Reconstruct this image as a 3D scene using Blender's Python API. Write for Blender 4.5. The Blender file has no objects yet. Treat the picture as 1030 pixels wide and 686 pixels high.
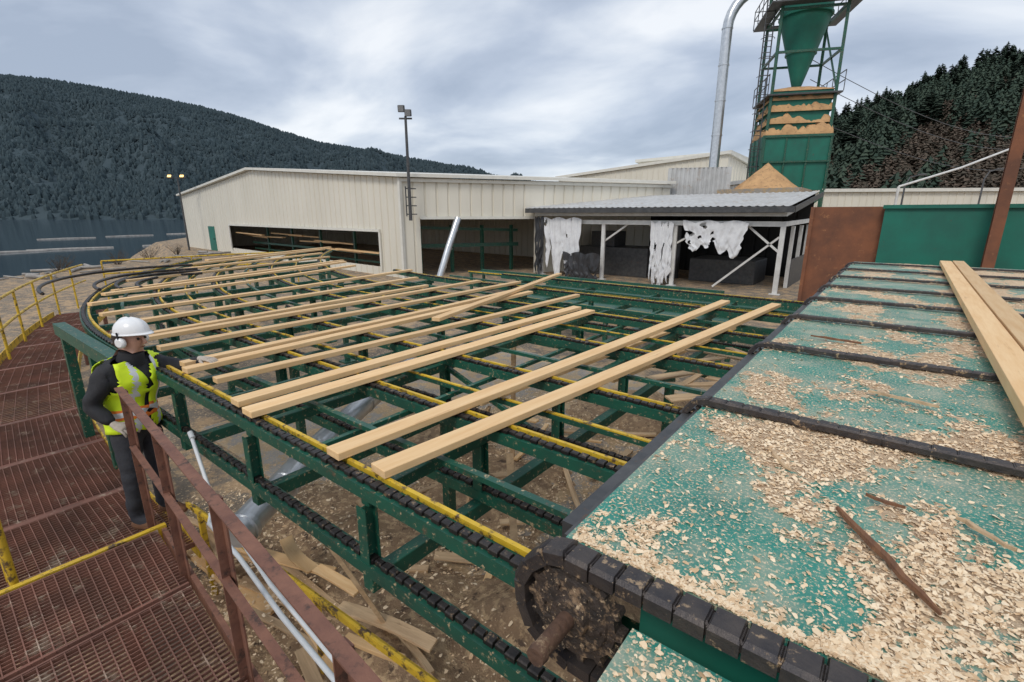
import bpy, math, random
from mathutils import Vector, Matrix, noise
random.seed(7)
R=random.random
def U(a,b): return a+(b-a)*R()
scene=bpy.context.scene
COL=scene.collection
# survey frame (x east of camera axis, y along camera axis) -> plant frame aligned with the conveyors
def V(x,y,z=0.0): return Vector((.787*x-.617*y,.617*x+.787*y,z))

# ------------------------------------------------------------ materials
def lin(c): return (c[0],c[1],c[2],1)
def M(name,c1,c2=None,sc=4,rough=.6,metal=0,bump=.15,bsc=None,stretch=(1,1,1),spot=None,spot2=None,island=None,lo=.35,hi=.65,spec=.5):
    m=bpy.data.materials.new(name); m.use_nodes=True
    nt=m.node_tree; N=nt.nodes; L=nt.links
    bs=N['Principled BSDF']; bs.inputs['Roughness'].default_value=rough; bs.inputs['Metallic'].default_value=metal
    bs.inputs['Specular IOR Level'].default_value=spec
    c2=c2 or tuple(x*.8 for x in c1)
    tc=N.new('ShaderNodeTexCoord'); oi=N.new('ShaderNodeObjectInfo')
    mu=N.new('ShaderNodeMath'); mu.operation='MULTIPLY'; mu.inputs[1].default_value=37.0; L.new(oi.outputs['Random'],mu.inputs[0])
    ad=N.new('ShaderNodeVectorMath'); ad.operation='ADD'; L.new(tc.outputs['Object'],ad.inputs[0]); L.new(mu.outputs[0],ad.inputs[1])
    mp=N.new('ShaderNodeMapping'); mp.inputs['Scale'].default_value=stretch; L.new(ad.outputs[0],mp.inputs['Vector'])
    def nz(scale,vec=mp,detail=5,r=.65):
        n=N.new('ShaderNodeTexNoise'); n.inputs['Scale'].default_value=scale; n.inputs['Detail'].default_value=detail; n.inputs['Roughness'].default_value=r
        L.new(vec.outputs[0],n.inputs['Vector']); return n
    def ramp(src,a,b,ca,cb):
        r=N.new('ShaderNodeValToRGB'); r.color_ramp.elements[0].position=a; r.color_ramp.elements[1].position=b
        r.color_ramp.elements[0].color=lin(ca); r.color_ramp.elements[1].color=lin(cb); L.new(src,r.inputs['Fac']); return r
    if island:
        g=N.new('ShaderNodeNewGeometry'); col=ramp(g.outputs['Random Per Island'],0,1,c1,c2)
        e=col.color_ramp.elements.new(.5); e.color=lin(island)
    else:
        col=ramp(nz(sc).outputs['Fac'],lo,hi,c1,c2)
    out=col.outputs['Color']
    for sp in (spot,spot2):
        if not sp: continue
        c,s,th,wd=sp[:4]
        sm=nz(s,mp if len(sp)<5 else ad,7,.7)
        mk=ramp(sm.outputs['Fac'],th,th+wd,(0,0,0),(1,1,1))
        mx=N.new('ShaderNodeMix'); mx.data_type='RGBA'; L.new(mk.outputs['Color'],mx.inputs[0]); L.new(out,mx.inputs[6]); mx.inputs[7].default_value=lin(c)
        out=mx.outputs[2]
    if name in('fresh_sawn_lumber','scrap_lumber'):
        hv=N.new('ShaderNodeHueSaturation'); mr=N.new('ShaderNodeMapRange'); mr.inputs[3].default_value=.78; mr.inputs[4].default_value=1.08
        L.new(oi.outputs['Random'],mr.inputs[0]); L.new(mr.outputs[0],hv.inputs['Value']); L.new(out,hv.inputs['Color']); out=hv.outputs[0]
    L.new(out,bs.inputs['Base Color'])
    if bump:
        b=N.new('ShaderNodeBump'); b.inputs['Strength'].default_value=bump; b.inputs['Distance'].default_value=.02
        L.new(nz(bsc or sc*4).outputs['Fac'],b.inputs['Height']); L.new(b.outputs[0],bs.inputs['Normal'])
    return m
green=M('green_painted_steel',(.008,.10,.062),(.014,.07,.047),sc=3,rough=.45,bump=.1,spot=((.12,.08,.05),9,.60,.08),spot2=((.46,.34,.20),34,.58,.08))
teal=M('teal_painted_plate',(.022,.25,.19),(.035,.19,.15),sc=2.5,rough=.5,bump=.15,spot=((.40,.40,.30),3.2,.44,.30),spot2=((.72,.57,.38),85,.53,.08))
tealwall=M('green_painted_wall',(.008,.16,.11),(.012,.12,.085),sc=1.2,rough=.5,bump=.1,spot=((.10,.07,.05),5,.64,.08))
yellow=M('yellow_paint',(.72,.47,.03),(.56,.36,.03),sc=8,rough=.5,bump=.1,spot=((.10,.06,.03),11,.52,.08))
rustrail=M('rusty_brown_steel',(.16,.07,.048),(.24,.11,.07),sc=8,rough=.7,bump=.3,spot=((.07,.04,.03),14,.55,.1))
grate=M('rusty_grating_steel',(.27,.12,.085),(.15,.075,.055),sc=2.2,rough=.8,bump=.2,spot=((.42,.32,.24),5,.56,.1))
chainm=M('dark_oily_chain_steel',(.022,.02,.02),(.05,.042,.038),sc=12,rough=.42,metal=.5,bump=.2,spot=((.25,.17,.10),25,.58,.06))
chainbig=M('worn_chain_block_steel',(.045,.04,.042),(.085,.07,.062),sc=14,rough=.42,metal=.4,bump=.3,spot=((.40,.28,.17),20,.58,.06))
rustm=M('heavy_rust',(.075,.042,.03),(.14,.075,.045),sc=10,rough=.85,bump=.5,spot=((.36,.25,.15),9,.58,.08))
grease=M('greasy_dark_steel',(.03,.025,.022),(.07,.048,.036),sc=14,rough=.6,bump=.7,spot=((.30,.20,.12),26,.52,.10),spot2=((.60,.44,.28),50,.59,.05))
rustwall=M('rusty_steel_sheet',(.25,.095,.045),(.14,.06,.035),sc=1.3,rough=.8,bump=.3,spot=((.36,.16,.07),4,.6,.1))
steel=M('dark_grey_steel',(.06,.062,.065),(.1,.1,.1),sc=6,rough=.5,metal=.3,bump=.1,spot=((.14,.08,.05),10,.6,.1))
galv=M('galvanised_steel',(.66,.68,.70),(.52,.54,.56),sc=6,rough=.28,metal=.75,bump=.08)
pvc=M('white_plastic_pipe',(.75,.76,.76),(.62,.63,.62),sc=4,rough=.35,bump=.02)
wood=M('fresh_sawn_lumber',(.90,.62,.33),(.80,.50,.23),sc=2.2,rough=.62,bump=.12,bsc=6,stretch=(9,.7,9),spot=((.60,.35,.16),2.5,.62,.10),spot2=((.30,.15,.07),3.2,.72,.03,1))
woodx=M('scrap_lumber',(.72,.52,.31),(.50,.34,.2),sc=2,rough=.75,bump=.3,bsc=6,stretch=(9,.8,9),spot=((.3,.18,.1),2.5,.6,.1))
bark=M('brown_bark_wood',(.24,.11,.05),(.14,.065,.035),sc=4,rough=.8,bump=.5,stretch=(8,1,8))
chips=M('wood_chip',(.92,.75,.53),(.62,.42,.24),rough=.8,bump=0,island=(.84,.65,.43))
sawd=M('sawdust',(.86,.67,.46),(.70,.50,.33),sc=22,rough=.95,bump=.9,bsc=150,spot=((.54,.38,.24),40,.56,.12),spec=.1)
sawd2=M('weathered_sawdust',(.62,.38,.19),(.46,.28,.145),sc=2,rough=.95,bump=.6,bsc=30,spot=((.30,.19,.11),5,.56,.1),spec=.1)
gheap=M('trampled_sawdust',(.42,.29,.18),(.29,.20,.13),sc=5,rough=.97,bump=1,bsc=60,spot=((.58,.42,.26),12,.50,.08),spot2=((.14,.10,.075),8,.58,.06),spec=.05)
groundm=M('yard_ground',(.25,.21,.165),(.17,.145,.12),sc=1.2,rough=.95,bump=.8,bsc=30,spot=((.44,.31,.19),2.6,.48,.10),spot2=((.56,.41,.26),24,.55,.05),spec=.1)
siding=M('white_metal_siding',(.74,.70,.60),(.67,.63,.53),sc=.5,rough=.5,bump=.02,spot=((.52,.46,.37),2.2,.64,.2),stretch=(1,1,.25))
trim=M('cream_metal_trim',(.74,.72,.65),(.66,.64,.57),sc=2,rough=.5,bump=.03)
roofm=M('grey_metal_roof',(.56,.56,.55),(.44,.44,.43),sc=1.5,rough=.6,metal=.0,bump=.05,spot=((.36,.28,.21),2,.56,.14))
whitest=M('white_painted_steel',(.74,.74,.71),(.6,.59,.57),sc=3,rough=.5,bump=.05,spot=((.25,.16,.1),6,.66,.07))
tarpw=M('white_plastic_tarp',(.80,.81,.82),(.66,.67,.69),sc=3,rough=.5,bump=.2,spot=((.45,.42,.38),3,.6,.15))
tarpb=M('black_plastic_tarp',(.03,.032,.036),(.05,.05,.055),sc=3,rough=.35,bump=.2)
dark=M('painted_interior_shade',(.02,.02,.02),(.03,.028,.026),sc=2,rough=.9,bump=0)  # shade inside the shed, put into its rear wall colour
concrete=M('concrete',(.38,.355,.32),(.28,.26,.235),sc=2,rough=.9,bump=.4,bsc=40,spot=((.46,.34,.21),3.0,.46,.08),spot2=((.58,.43,.27),30,.54,.05),spec=.1)
hillL=M('haze_tinted_slope',(.052,.074,.086),(.062,.084,.094),sc=.012,rough=1,bump=0,spec=.03)  # distance haze mixed into the slope colour as a bluish tint
treeL=M('haze_tinted_conifers',(.048,.070,.080),(.066,.090,.099),rough=1,bump=0,island=(.056,.079,.089),spec=.03)  # bluish aerial haze is painted into the foliage colour, no fog volume
hillR=M('brushy_slope',(.13,.10,.078),(.085,.078,.060),sc=.03,rough=1,bump=0,spec=.05)
treeR=M('conifer_foliage',(.038,.060,.046),(.068,.092,.066),rough=.95,bump=0,island=(.050,.073,.054),spec=.08)
brush=M('bare_brown_brush',(.14,.105,.082),(.085,.075,.06),rough=1,bump=0,island=(.11,.088,.068),spec=.05)
trunkm=M('tree_bark',(.08,.055,.04),(.05,.035,.028),sc=5,bump=.3)
logm=M('weathered_floating_log',(.40,.38,.35),(.24,.22,.2),sc=2,rough=.85,bump=.3)
black=M('black_cloth',(.016,.016,.019),(.028,.028,.032),sc=8,rough=.8,bump=.3)
trous=M('dark_trousers',(.025,.027,.036),(.04,.042,.05),sc=8,rough=.85,bump=.3)
skin=M('skin',(.58,.33,.24),(.50,.27,.19),sc=10,rough=.5,bump=.05)
glovem=M('pale_work_glove',(.50,.44,.38),(.40,.34,.28),sc=20,rough=.8,bump=.2)
lime=M('lime_vest_fabric',(.75,.95,.02),(.65,.86,.02),sc=8,rough=.6,bump=.15)
orange=M('orange_vest_strip',(.95,.25,.03),(.85,.2,.03),sc=8,rough=.6,bump=.1)
silver=M('reflective_tape',(.72,.73,.74),(.65,.66,.67),sc=10,rough=.35,metal=.1,bump=.05)
helm=M('white_helmet_plastic',(.85,.85,.85),(.8,.8,.8),sc=5,rough=.25,bump=0)
hair=M('dark_hair',(.05,.03,.02),(.03,.02,.015),sc=30,rough=.7,bump=.4)
eye=M('eye_dark',(.02,.015,.012),rough=.3,bump=0)
def emis(name,c,s):
    m=bpy.data.materials.new(name); m.use_nodes=True; b=m.node_tree.nodes['Principled BSDF']
    b.inputs['Base Color'].default_value=lin(c); b.inputs['Emission Color'].default_value=lin(c); b.inputs['Emission Strength'].default_value=s; return m
lampglow=emis('lit_lamp_glass',(1,.62,.16),3)
glass=M('lamp_glass_unlit',(.25,.26,.27),rough=.15,bump=0)
water=bpy.data.materials.new('lake_water'); water.use_nodes=True
nt=water.node_tree; b=nt.nodes['Principled BSDF']; b.inputs['Base Color'].default_value=(.04,.065,.085,1); b.inputs['Roughness'].default_value=.1; b.inputs['Specular IOR Level'].default_value=.35
tcn=nt.nodes.new('ShaderNodeTexCoord'); nn=nt.nodes.new('ShaderNodeTexNoise'); nn.inputs['Scale'].default_value=.35; nn.inputs['Detail'].default_value=3
bb=nt.nodes.new('ShaderNodeBump'); bb.inputs['Strength'].default_value=.16; bb.inputs['Distance'].default_value=.08
nt.links.new(tcn.outputs['Object'],nn.inputs['Vector']); nt.links.new(nn.outputs['Fac'],bb.inputs['Height']); nt.links.new(bb.outputs[0],b.inputs['Normal'])

# ------------------------------------------------------------ mesh helpers
WL={}
def tag(o,label,cat,group=None):
    o['label']=label; o['category']=cat
    if group: o['group']=group
    return o
def empty(name,loc,rotz=0):
    o=bpy.data.objects.new(name,None); o.location=loc; o.rotation_euler=(0,0,rotz); o.empty_display_size=.2
    COL.objects.link(o); WL[o.name]=Vector(loc); return o
class MB:
    def __init__(s): s.v=[];s.f=[];s.m=[];s.s=[]
    def add(s,vs,fs,mi=0,sm=False):
        o=len(s.v); s.v+= [tuple(v) for v in vs]
        for f in fs: s.f.append(tuple(i+o for i in f)); s.m.append(mi); s.s.append(sm)
        return s
    def box(s,c,sz,Rm=None,mi=0):
        hx,hy,hz=sz[0]/2,sz[1]/2,sz[2]/2; c=Vector(c)
        vs=[Vector((x,y,z)) for z in(-hz,hz) for y in(-hy,hy) for x in(-hx,hx)]
        if Rm is not None: vs=[Rm@v for v in vs]
        return s.add([v+c for v in vs],[(0,2,3,1),(4,5,7,6),(0,1,5,4),(2,6,7,3),(0,4,6,2),(1,3,7,5)],mi)
    def b2(s,a,b,mi=0):
        return s.box([(a[i]+b[i])/2 for i in range(3)],[abs(b[i]-a[i]) for i in range(3)],None,mi)
    def beam(s,a,b,w,h,mi=0,up=(0,0,1)):
        a=Vector(a);b=Vector(b);d=b-a;l=d.length;d.normalize();up=Vector(up)
        if abs(d.dot(up))>.98: up=Vector((0,1,0)) if abs(d.y)<.9 else Vector((1,0,0))
        x=d.cross(up).normalized(); z=x.cross(d)
        Rm=Matrix((x,d,z)).transposed()
        return s.box((a+b)/2,(w,l,h),Rm,mi)
    def tube(s,pts,r,n=10,mi=0,sm=True,cap=True):
        pts=[Vector(p) for p in pts]; k=len(pts); rr=r if isinstance(r,(list,tuple)) else [r]*k
        vs=[];fs=[]; px=None
        for i,p in enumerate(pts):
            d=(pts[min(i+1,k-1)]-pts[max(i-1,0)]).normalized()
            if px is None:
                up=Vector((0,0,1)) if abs(d.z)<.95 else Vector((0,1,0)); px=d.cross(up).normalized()
            else:
                px=(px-d*px.dot(d)); px.normalize()
            pz=px.cross(d)
            for j in range(n):
                a=2*math.pi*j/n; vs.append(p+(px*math.cos(a)+pz*math.sin(a))*rr[i])
        for i in range(k-1):
            for j in range(n):
                fs.append((i*n+j,i*n+(j+1)%n,(i+1)*n+(j+1)%n,(i+1)*n+j))
        s.add(vs,fs,mi,sm)
        if cap:
            s.add(vs[:n],[tuple(range(n-1,-1,-1))],mi); s.add(vs[-n:],[tuple(range(n))],mi)
        return s
    def obj(s,name,mats,parent=None,bevel=0,local=False,origin=None):
        if not isinstance(mats,(list,tuple)): mats=[mats]
        me=bpy.data.meshes.new(name)
        if local: o0=Vector((0,0,0))
        elif origin is not None: o0=Vector(origin)
        else:
            xs=[v[0] for v in s.v];ys=[v[1] for v in s.v];zs=[v[2] for v in s.v]
            o0=Vector(((min(xs)+max(xs))/2,(min(ys)+max(ys))/2,min(zs)))
        me.from_pydata([(v[0]-o0.x,v[1]-o0.y,v[2]-o0.z) for v in s.v],[],s.f)
        for m in mats: me.materials.append(m)
        me.polygons.foreach_set('material_index',s.m); me.polygons.foreach_set('use_smooth',s.s); me.update()
        o=bpy.data.objects.new(name,me); COL.objects.link(o)
        WL[o.name]=o0.copy()
        if parent is not None:
            o.parent=parent; o.location=o0 if local else o0-WL[parent.name]
        else: o.location=o0
        if bevel:
            md=o.modifiers.new('bevel','BEVEL'); md.width=bevel; md.segments=2; md.limit_method='ANGLE'
        return o

# ------------------------------------------------------------ world, sun, camera
w=bpy.data.worlds.new('World'); scene.world=w; w.use_nodes=True
nt=w.node_tree; N=nt.nodes; L=nt.links; N.clear()
SE=48
out=N.new('ShaderNodeOutputWorld'); mixs=N.new('ShaderNodeMixShader')
bg1=N.new('ShaderNodeBackground'); bg2=N.new('ShaderNodeBackground')
sky=N.new('ShaderNodeTexSky'); sky.sky_type='NISHITA'; sky.sun_disc=False; sky.sun_elevation=math.radians(SE); sky.sun_rotation=math.radians(168)
bg1.inputs['Strength'].default_value=.13; L.new(sky.outputs[0],bg1.inputs[0])
tc=N.new('ShaderNodeTexCoord'); sp=N.new('ShaderNodeSeparateXYZ'); L.new(tc.outputs['Generated'],sp.inputs[0])
mz=N.new('ShaderNodeMath'); mz.operation='MAXIMUM'; mz.inputs[1].default_value=0; L.new(sp.outputs[2],mz.inputs[0])
az=N.new('ShaderNodeMath'); az.operation='ADD'; az.inputs[1].default_value=.22; L.new(mz.outputs[0],az.inputs[0])
dx=N.new('ShaderNodeMath'); dx.operation='DIVIDE'; dy=N.new('ShaderNodeMath'); dy.operation='DIVIDE'
L.new(sp.outputs[0],dx.inputs[0]);L.new(az.outputs[0],dx.inputs[1]);L.new(sp.outputs[1],dy.inputs[0]);L.new(az.outputs[0],dy.inputs[1])
cb=N.new('ShaderNodeCombineXYZ'); L.new(dx.outputs[0],cb.inputs[0]); L.new(dy.outputs[0],cb.inputs[1])
mp=N.new('ShaderNodeMapping'); mp.inputs['Rotation'].default_value=(0,0,math.radians(-62)); mp.inputs['Scale'].default_value=(.75,1.05,1); mp.inputs['Location'].default_value=(2.1,.9,0); L.new(cb.outputs[0],mp.inputs[0])
n1=N.new('ShaderNodeTexNoise'); n1.inputs['Scale'].default_value=1.35; n1.inputs['Detail'].default_value=8; n1.inputs['Roughness'].default_value=.5; n1.inputs['Distortion'].default_value=.3
L.new(mp.outputs[0],n1.inputs['Vector'])
r1=N.new('ShaderNodeValToRGB'); e=r1.color_ramp.elements; e[0].position=.34; e[0].color=(.40,.47,.59,1); e[1].position=.64; e[1].color=(.93,.96,1.0,1)
x=e.new(.44); x.color=(.52,.59,.71,1); x=e.new(.53); x.color=(.70,.76,.85,1)
L.new(n1.outputs['Fac'],r1.inputs['Fac']); L.new(r1.outputs[0],bg2.inputs[0]); bg2.inputs['Strength'].default_value=1.04
mixs.inputs[0].default_value=.88
L.new(bg1.outputs[0],mixs.inputs[1]);L.new(bg2.outputs[0],mixs.inputs[2]);L.new(mixs.outputs[0],out.inputs[0])
sl=bpy.data.lights.new('sun','SUN'); sl.energy=1.5; sl.angle=math.radians(18); sl.color=(1,.94,.86)
so=bpy.data.objects.new('sun',sl); COL.objects.link(so)
so.rotation_euler=(math.radians(90-SE),0,math.radians(12))
cam=bpy.data.cameras.new('camera'); co=bpy.data.objects.new('camera',cam); COL.objects.link(co); scene.camera=co
CZ=3.2
cam.sensor_width=36; cam.lens=16.99; cam.clip_start=.05; cam.clip_end=12000
co.location=(0,0,CZ); co.rotation_euler=(math.radians(90-14.7),0,math.radians(38.1))
scene.view_settings.view_transform='Standard'; scene.view_settings.look='None'; scene.view_settings.exposure=0

# ------------------------------------------------------------ ground, water, hills
shore=[(-29,-400),(-28,0),(-26.5,25),(-27.5,40),(-30,45),(-42,58),(-48,75),(-25,110),(60,200),(180,480),(500,1500),(900,4000)]
g=MB()
vs=[];fs=[]
for i,(x,y) in enumerate(shore):
    vs+= [V(x-9,y,-6),V(x-3,y,-1.6),V(x,y,0),V(60+max(0,x),y,0),V(4500,y,0)]
for i in range(len(shore)-1):
    for j in range(4):
        a=i*5+j; fs.append((a,a+1,a+6,a+5))
g.add(vs,fs); o=g.obj('ground',groundm,local=True); o['kind']='structure'
g=MB(); g.add([V(-6000,-1500,-3),V(5000,-1500,-3),V(5000,7000,-3),V(-6000,7000,-3)],[(0,1,2,3)]); o=g.obj('water',water,local=True); o['kind']='structure'

def interp(tab,x):
    if x<=tab[0][0]: return tab[0][1]
    for (a,b),(c,d) in zip(tab,tab[1:]):
        if x<=c: return b+(d-b)*(x-a)/(c-a)
    return tab[-1][1]
TL=[(-2.2,.265),(-1.326,.262),(-.957,.250),(-.866,.242),(-.776,.228),(-.686,.213),(-.594,.196),(-.531,.180),(-.467,.159),(-.374,.132),(-.222,.108),(-.1456,.094),(-.029,.069),(.089,.043),(.267,.015),(.4,.0)]
TR=[(.40,.0),(.50,.075),(.53,.10),(.596,.150),(.683,.186),(.785,.226),(.888,.262),(.987,.294),(1.23,.33),(1.8,.38),(2.6,.4)]
def hillfn(tab,foot,ridge,z0,amp,pw):
    def f(xr,t):
        y=foot+(ridge-foot)*t
        if t<=1: z=z0+(interp(tab,xr)*ridge+CZ-z0)*(max(0,t)**pw)
        else: z=z0+(interp(tab,xr)*ridge+CZ-z0)*max(0,1-(t-1)*1.2)
        n=noise.fractal(Vector((xr*9,t*3,foot*.01)),1,2,4)
        z+=amp*n*math.sin(math.pi*min(t,1))
        return V(xr*y,y,z)
    return f
fL=hillfn(TL,620,1700,-4,60,1.1); fR=hillfn(TR,105,340,-1,5,1.05)
def hill(name,f,x0,x1,nc,nr,mat):
    m=MB(); vs=[];fs=[]
    for i in range(nc+1):
        for j in range(nr+1): vs.append(f(x0+(x1-x0)*i/nc,2.0*j/nr))
    for i in range(nc):
        for j in range(nr): a=i*(nr+1)+j; fs.append((a,a+1,a+nr+2,a+nr+1))
    m.add(vs,fs,0,True); o=m.obj(name,mat,local=True); o['kind']='structure'
hill('hills',fL,-2.2,.4,110,40,hillL); hill('hillside',fR,.40,2.6,80,40,hillR)
def cone(m,p,h,r,n=5,mi=0):
    a0=U(0,6); top=p+Vector((U(-.1,.1)*r,U(-.1,.1)*r,h))
    vs=[p+Vector((r*math.cos(a0+6.283*i/n),r*math.sin(a0+6.283*i/n),-h*.1)) for i in range(n)]
    vs+=[p+Vector((r*.8*math.cos(a0+6.283*i/n),r*.8*math.sin(a0+6.283*i/n),h*.5)) for i in range(n)]+[top]
    m.add(vs,[(i,(i+1)%n,(i+1)%n+n,i+n) for i in range(n)]+[(i+n,(i+1)%n+n,2*n) for i in range(n)],mi)
m=MB()
for i in range(34000):
    xr=U(-1.3,.22) if i<30000 else U(-1.1,.2); t=R()**.85*1.03 if i<30000 else U(.95,1.02)
    s=U(.45,1.1); cone(m,fL(xr,t),10*s,4.2*s,4)
o=m.obj('forest',treeL,local=True); o['kind']='stuff'
def conifer_geo(m,h,seed,mi=0,ti=1):
    rd=random.Random(seed); m.tube([(0,0,-1),(0,0,h*.5),(0,0,h*.97)],[h*.018,h*.012,.03],5,ti)
    tiers=16; base=rd.uniform(.12,.35)
    for k in range(tiers):
        f=k/(tiers-1); z=h*(base+(.98-base)*f); r=h*.20*(1-f)**.55*rd.uniform(.6,1.25)+.35
        nb=10
        for q in range(nb):
            a=rd.uniform(0,6.283); rr=r*rd.uniform(.55,1.15); dz=rr*rd.uniform(-.05,.35); wd=rr*.42
            c,s=math.cos(a),math.sin(a); zz=z+rd.uniform(-.03,.03)*h
            m.add([(0,0,zz+.03*h),(c*rr*.6-s*wd,s*rr*.6+c*wd,zz-dz*.5),(c*rr,s*rr,zz-dz),(c*rr*.6+s*wd,s*rr*.6-c*wd,zz-dz*.55)],[(0,1,2),(0,2,3)],mi)
protos=[]
for k in range(8):
    m=MB(); conifer_geo(m,11.5,k+3); o=m.obj('pine_tree',[treeR,trunkm],local=True); protos.append(o)
cnt=0
for i in range(290):
    xr=U(.50,1.12); t=U(.90,1.03) if i<160 else U(.45,.95)
    p=fR(xr,t)
    if cnt<8: o=protos[cnt]
    else: o=protos[cnt%8].copy(); COL.objects.link(o)
    s=U(.45,1.25); o.location=p; o.scale=(s*U(.9,1.5),s*U(.9,1.5),s); o.rotation_euler=(0,0,U(0,6)); cnt+=1
    tag(o,'dark green conifer standing on the brushy hillside','tree','conifers on the hillside')
m=MB()
def clump(m,p,h,r,mi,n=9):
    for q in range(n):
        f=(q+.5)/n; z=h*f; rr=r*(1-f*.7)*U(.7,1.25); a=U(0,6.28)
        for e_ in range(3):
            b_=a+e_*2.1+U(-.4,.4); c,s=math.cos(b_),math.sin(b_); w_=rr*.6
            m.add([p+Vector((0,0,z+h*.13)),p+Vector((c*rr-s*w_,s*rr+c*w_,z-h*.02)),p+Vector((c*rr+s*w_,s*rr-c*w_,z-h*.04))],[(0,1,2)],mi)
for i in range(5600):
    xr=U(.45,1.45); t=R()**.8
    n=noise.noise(Vector((xr*7,t*4,1)))
    p=fR(xr,t); d=t*.9+n*.75+U(-.16,.16)-.25*max(0,min(1,(xr-.75)*3))*(1 if t<.7 else 0)
    if d>.28: s=U(.4,1.1); clump(m,p,8.5*s,2.9*s,0,8)
    else: s=U(.4,1.0); clump(m,p,4.5*s,2.2*s,1,6)
o=m.obj('hillside_forest',[treeR,brush],local=True); o['kind']='stuff'

m=MB(); m.tube([(-6,0,0),(0,0,.03),(6,0,0)],[.26,.30,.24],10); lp=m.obj('floating_log',logm,local=True)
first=True
for row,(xa,ya,xb,yb,n) in enumerate([(-90,75,-60,118,4),(-120,120,-95,190,4)]):
    for i in range(n):
        f=(i+.5)/n; p=V(xa+(xb-xa)*f+U(-2,2),ya+(yb-ya)*f+U(-2,2),-3.0)
        o=lp if first else lp.copy()
        if not first: COL.objects.link(o)
        first=False
        o.location=p; o.rotation_euler=(0,0,U(-.25,.25)+math.radians(95)); tag(o,'pale weathered log floating on the lake','log','floating logs of the boom')
for i in range(26):
    p=V(-26.3+U(-.5,2.5),14+R()*28,.02); m=MB(); a=U(0,3.14); l=U(.6,3); r_=U(.04,.12); z=r_*.8; d=Vector((math.cos(a),math.sin(a),U(-.04,.04)))*l/2
    m.tube([p-d+Vector((0,0,z)),p+d+Vector((0,0,z))],[r_,r_*.7],7); tag(m.obj('driftwood_log',logm),'grey weathered log lying on the lakeshore bank','log','driftwood on the shore')
for i in range(6):
    p=V(-26.5+U(-1,1),20+i*4,-.2)
    m=MB(); rd=random.Random(i)
    for b in range(20):
        a=rd.uniform(0,6.28); h=rd.uniform(.4,1.1); d=rd.uniform(.2,.9)
        q1=Vector((math.cos(a)*d*.4,math.sin(a)*d*.4,h*.5)); q2=Vector((math.cos(a)*d,math.sin(a)*d,h))
        m.tube([(0,0,0),q1,q2],[.02,.012,.004],4)
        for t in range(5):
            s=q1.lerp(q2,rd.random()); m.tube([s,s+Vector((rd.uniform(-.3,.3),rd.uniform(-.3,.3),rd.uniform(.1,.3)))],[.008,.003],3)
    o=m.obj('bare_shrub',brush,local=True); o.location=p; tag(o,'leafless brown shrub on the lakeshore bank','shrub','bare shrubs along the shore')

# ------------------------------------------------------------ mill building
def ribwall(m,p0,p1,segs,mi=0,step=.6,out=-1,rw=.06,rd=.06):
    p0=Vector(p0);p1=Vector(p1); d=(p1-p0); Lh=d.length; d.normalize(); n=Vector((d.y,-d.x,0))*(-out)
    for (s0,s1,zb,zt) in segs:
        zt=zt if callable(zt) else (lambda s,z=zt:z)
        prof=[]; s=s0
        ks=math.ceil(s0/step)
        prof.append((s0,0))
        while ks*step<s1-.12:
            c=ks*step
            if c>s0+.1: prof+=[(c-rw,0),(c-rw*.4,rd),(c+rw*.4,rd),(c+rw,0)]
            ks+=1
        prof.append((s1,0)); vs=[];fs=[]
        for s,o in prof:
            q=p0+d*s+n*o; vs+=[(q.x,q.y,zb),(q.x,q.y,zt(s))]
        for i in range(len(prof)-1): fs.append((2*i,2*i+2,2*i+3,2*i+1))
        m.add(vs,fs,mi)
C=V(-5.5,24.9);G=V(-32.8,50);S=V(9.6,30.7); dS=S-C
gl=(G-C).length; EZ=4.95; RZ=6.32
rz=lambda s:EZ+(RZ-EZ)*(1-abs(s-gl/2)/(gl/2))
mill=empty('mill_building',(C+G+S+(G+dS))/4); tag(mill,'long cream metal-sided sawmill building with low gable roof','building')
m=MB(); ribwall(m,C,G,[(0,2.0,0,rz),(2.0,24.6,2.3,rz),(2.0,24.6,0,.45),(24.6,28.6,0,rz),(28.6,30.2,2.15,rz),(30.2,gl/1,0,rz)],out=-1)
m.obj('gable_wall',siding,mill)
sl_=dS.length
m=MB(); ribwall(m,C,S,[(0,.9,0,EZ),(.9,7.2,2.95,EZ),(7.2,sl_,0,EZ)],out=1); m.obj('side_wall',siding,mill)
m=MB(); ribwall(m,G,G+dS,[(0,sl_,0,EZ)],out=-1); m.obj('rear_wall',siding,mill)
m=MB(); ribwall(m,S,G+dS,[(0,gl,0,EZ)],out=1); m.obj('end_wall',siding,mill)
m=MB(); dn=(G-C).normalized(); dsn=dS.normalized(); Mi=(C+G)/2
for a,zA,b,zB in ((C-dn*.35,EZ-.02,Mi,RZ),(Mi,RZ,G+dn*.35,EZ-.02)):
    q=[a-dsn*.35,b-dsn*.35,b+dS,a+dS]; zz=[zA,zB,zB,zA]
    vs=[Vector((q[i].x,q[i].y,zz[i]+.03)) for i in range(4)]+[Vector((q[i].x,q[i].y,zz[i]+.19)) for i in range(4)]
    m.add(vs,[(3,2,1,0),(4,5,6,7),(0,1,5,4),(1,2,6,5),(2,3,7,6),(3,0,4,7)])
m.obj('roof',trim,mill)
m=MB(); nG=Vector((-dn.y,dn.x,0)); nG=nG if nG.dot(-C)>0 else -nG
nS=Vector((-dsn.y,dsn.x,0)); nS=nS if nS.dot(-C)>0 else -nS
def tr(a,b,za,zb,off,w_,h_): m.beam(Vector((a.x,a.y,za))+off*.07,Vector((b.x,b.y,zb))+off*.07,w_,h_)
tr(C+dn*2,C+dn*24.6,2.36,2.36,nG,.08,.14); tr(C+dn*2,C+dn*2,.3,2.28,nG,.12,.08); tr(C+dn*24.6,C+dn*24.6,.3,2.28,nG,.12,.08)
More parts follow.
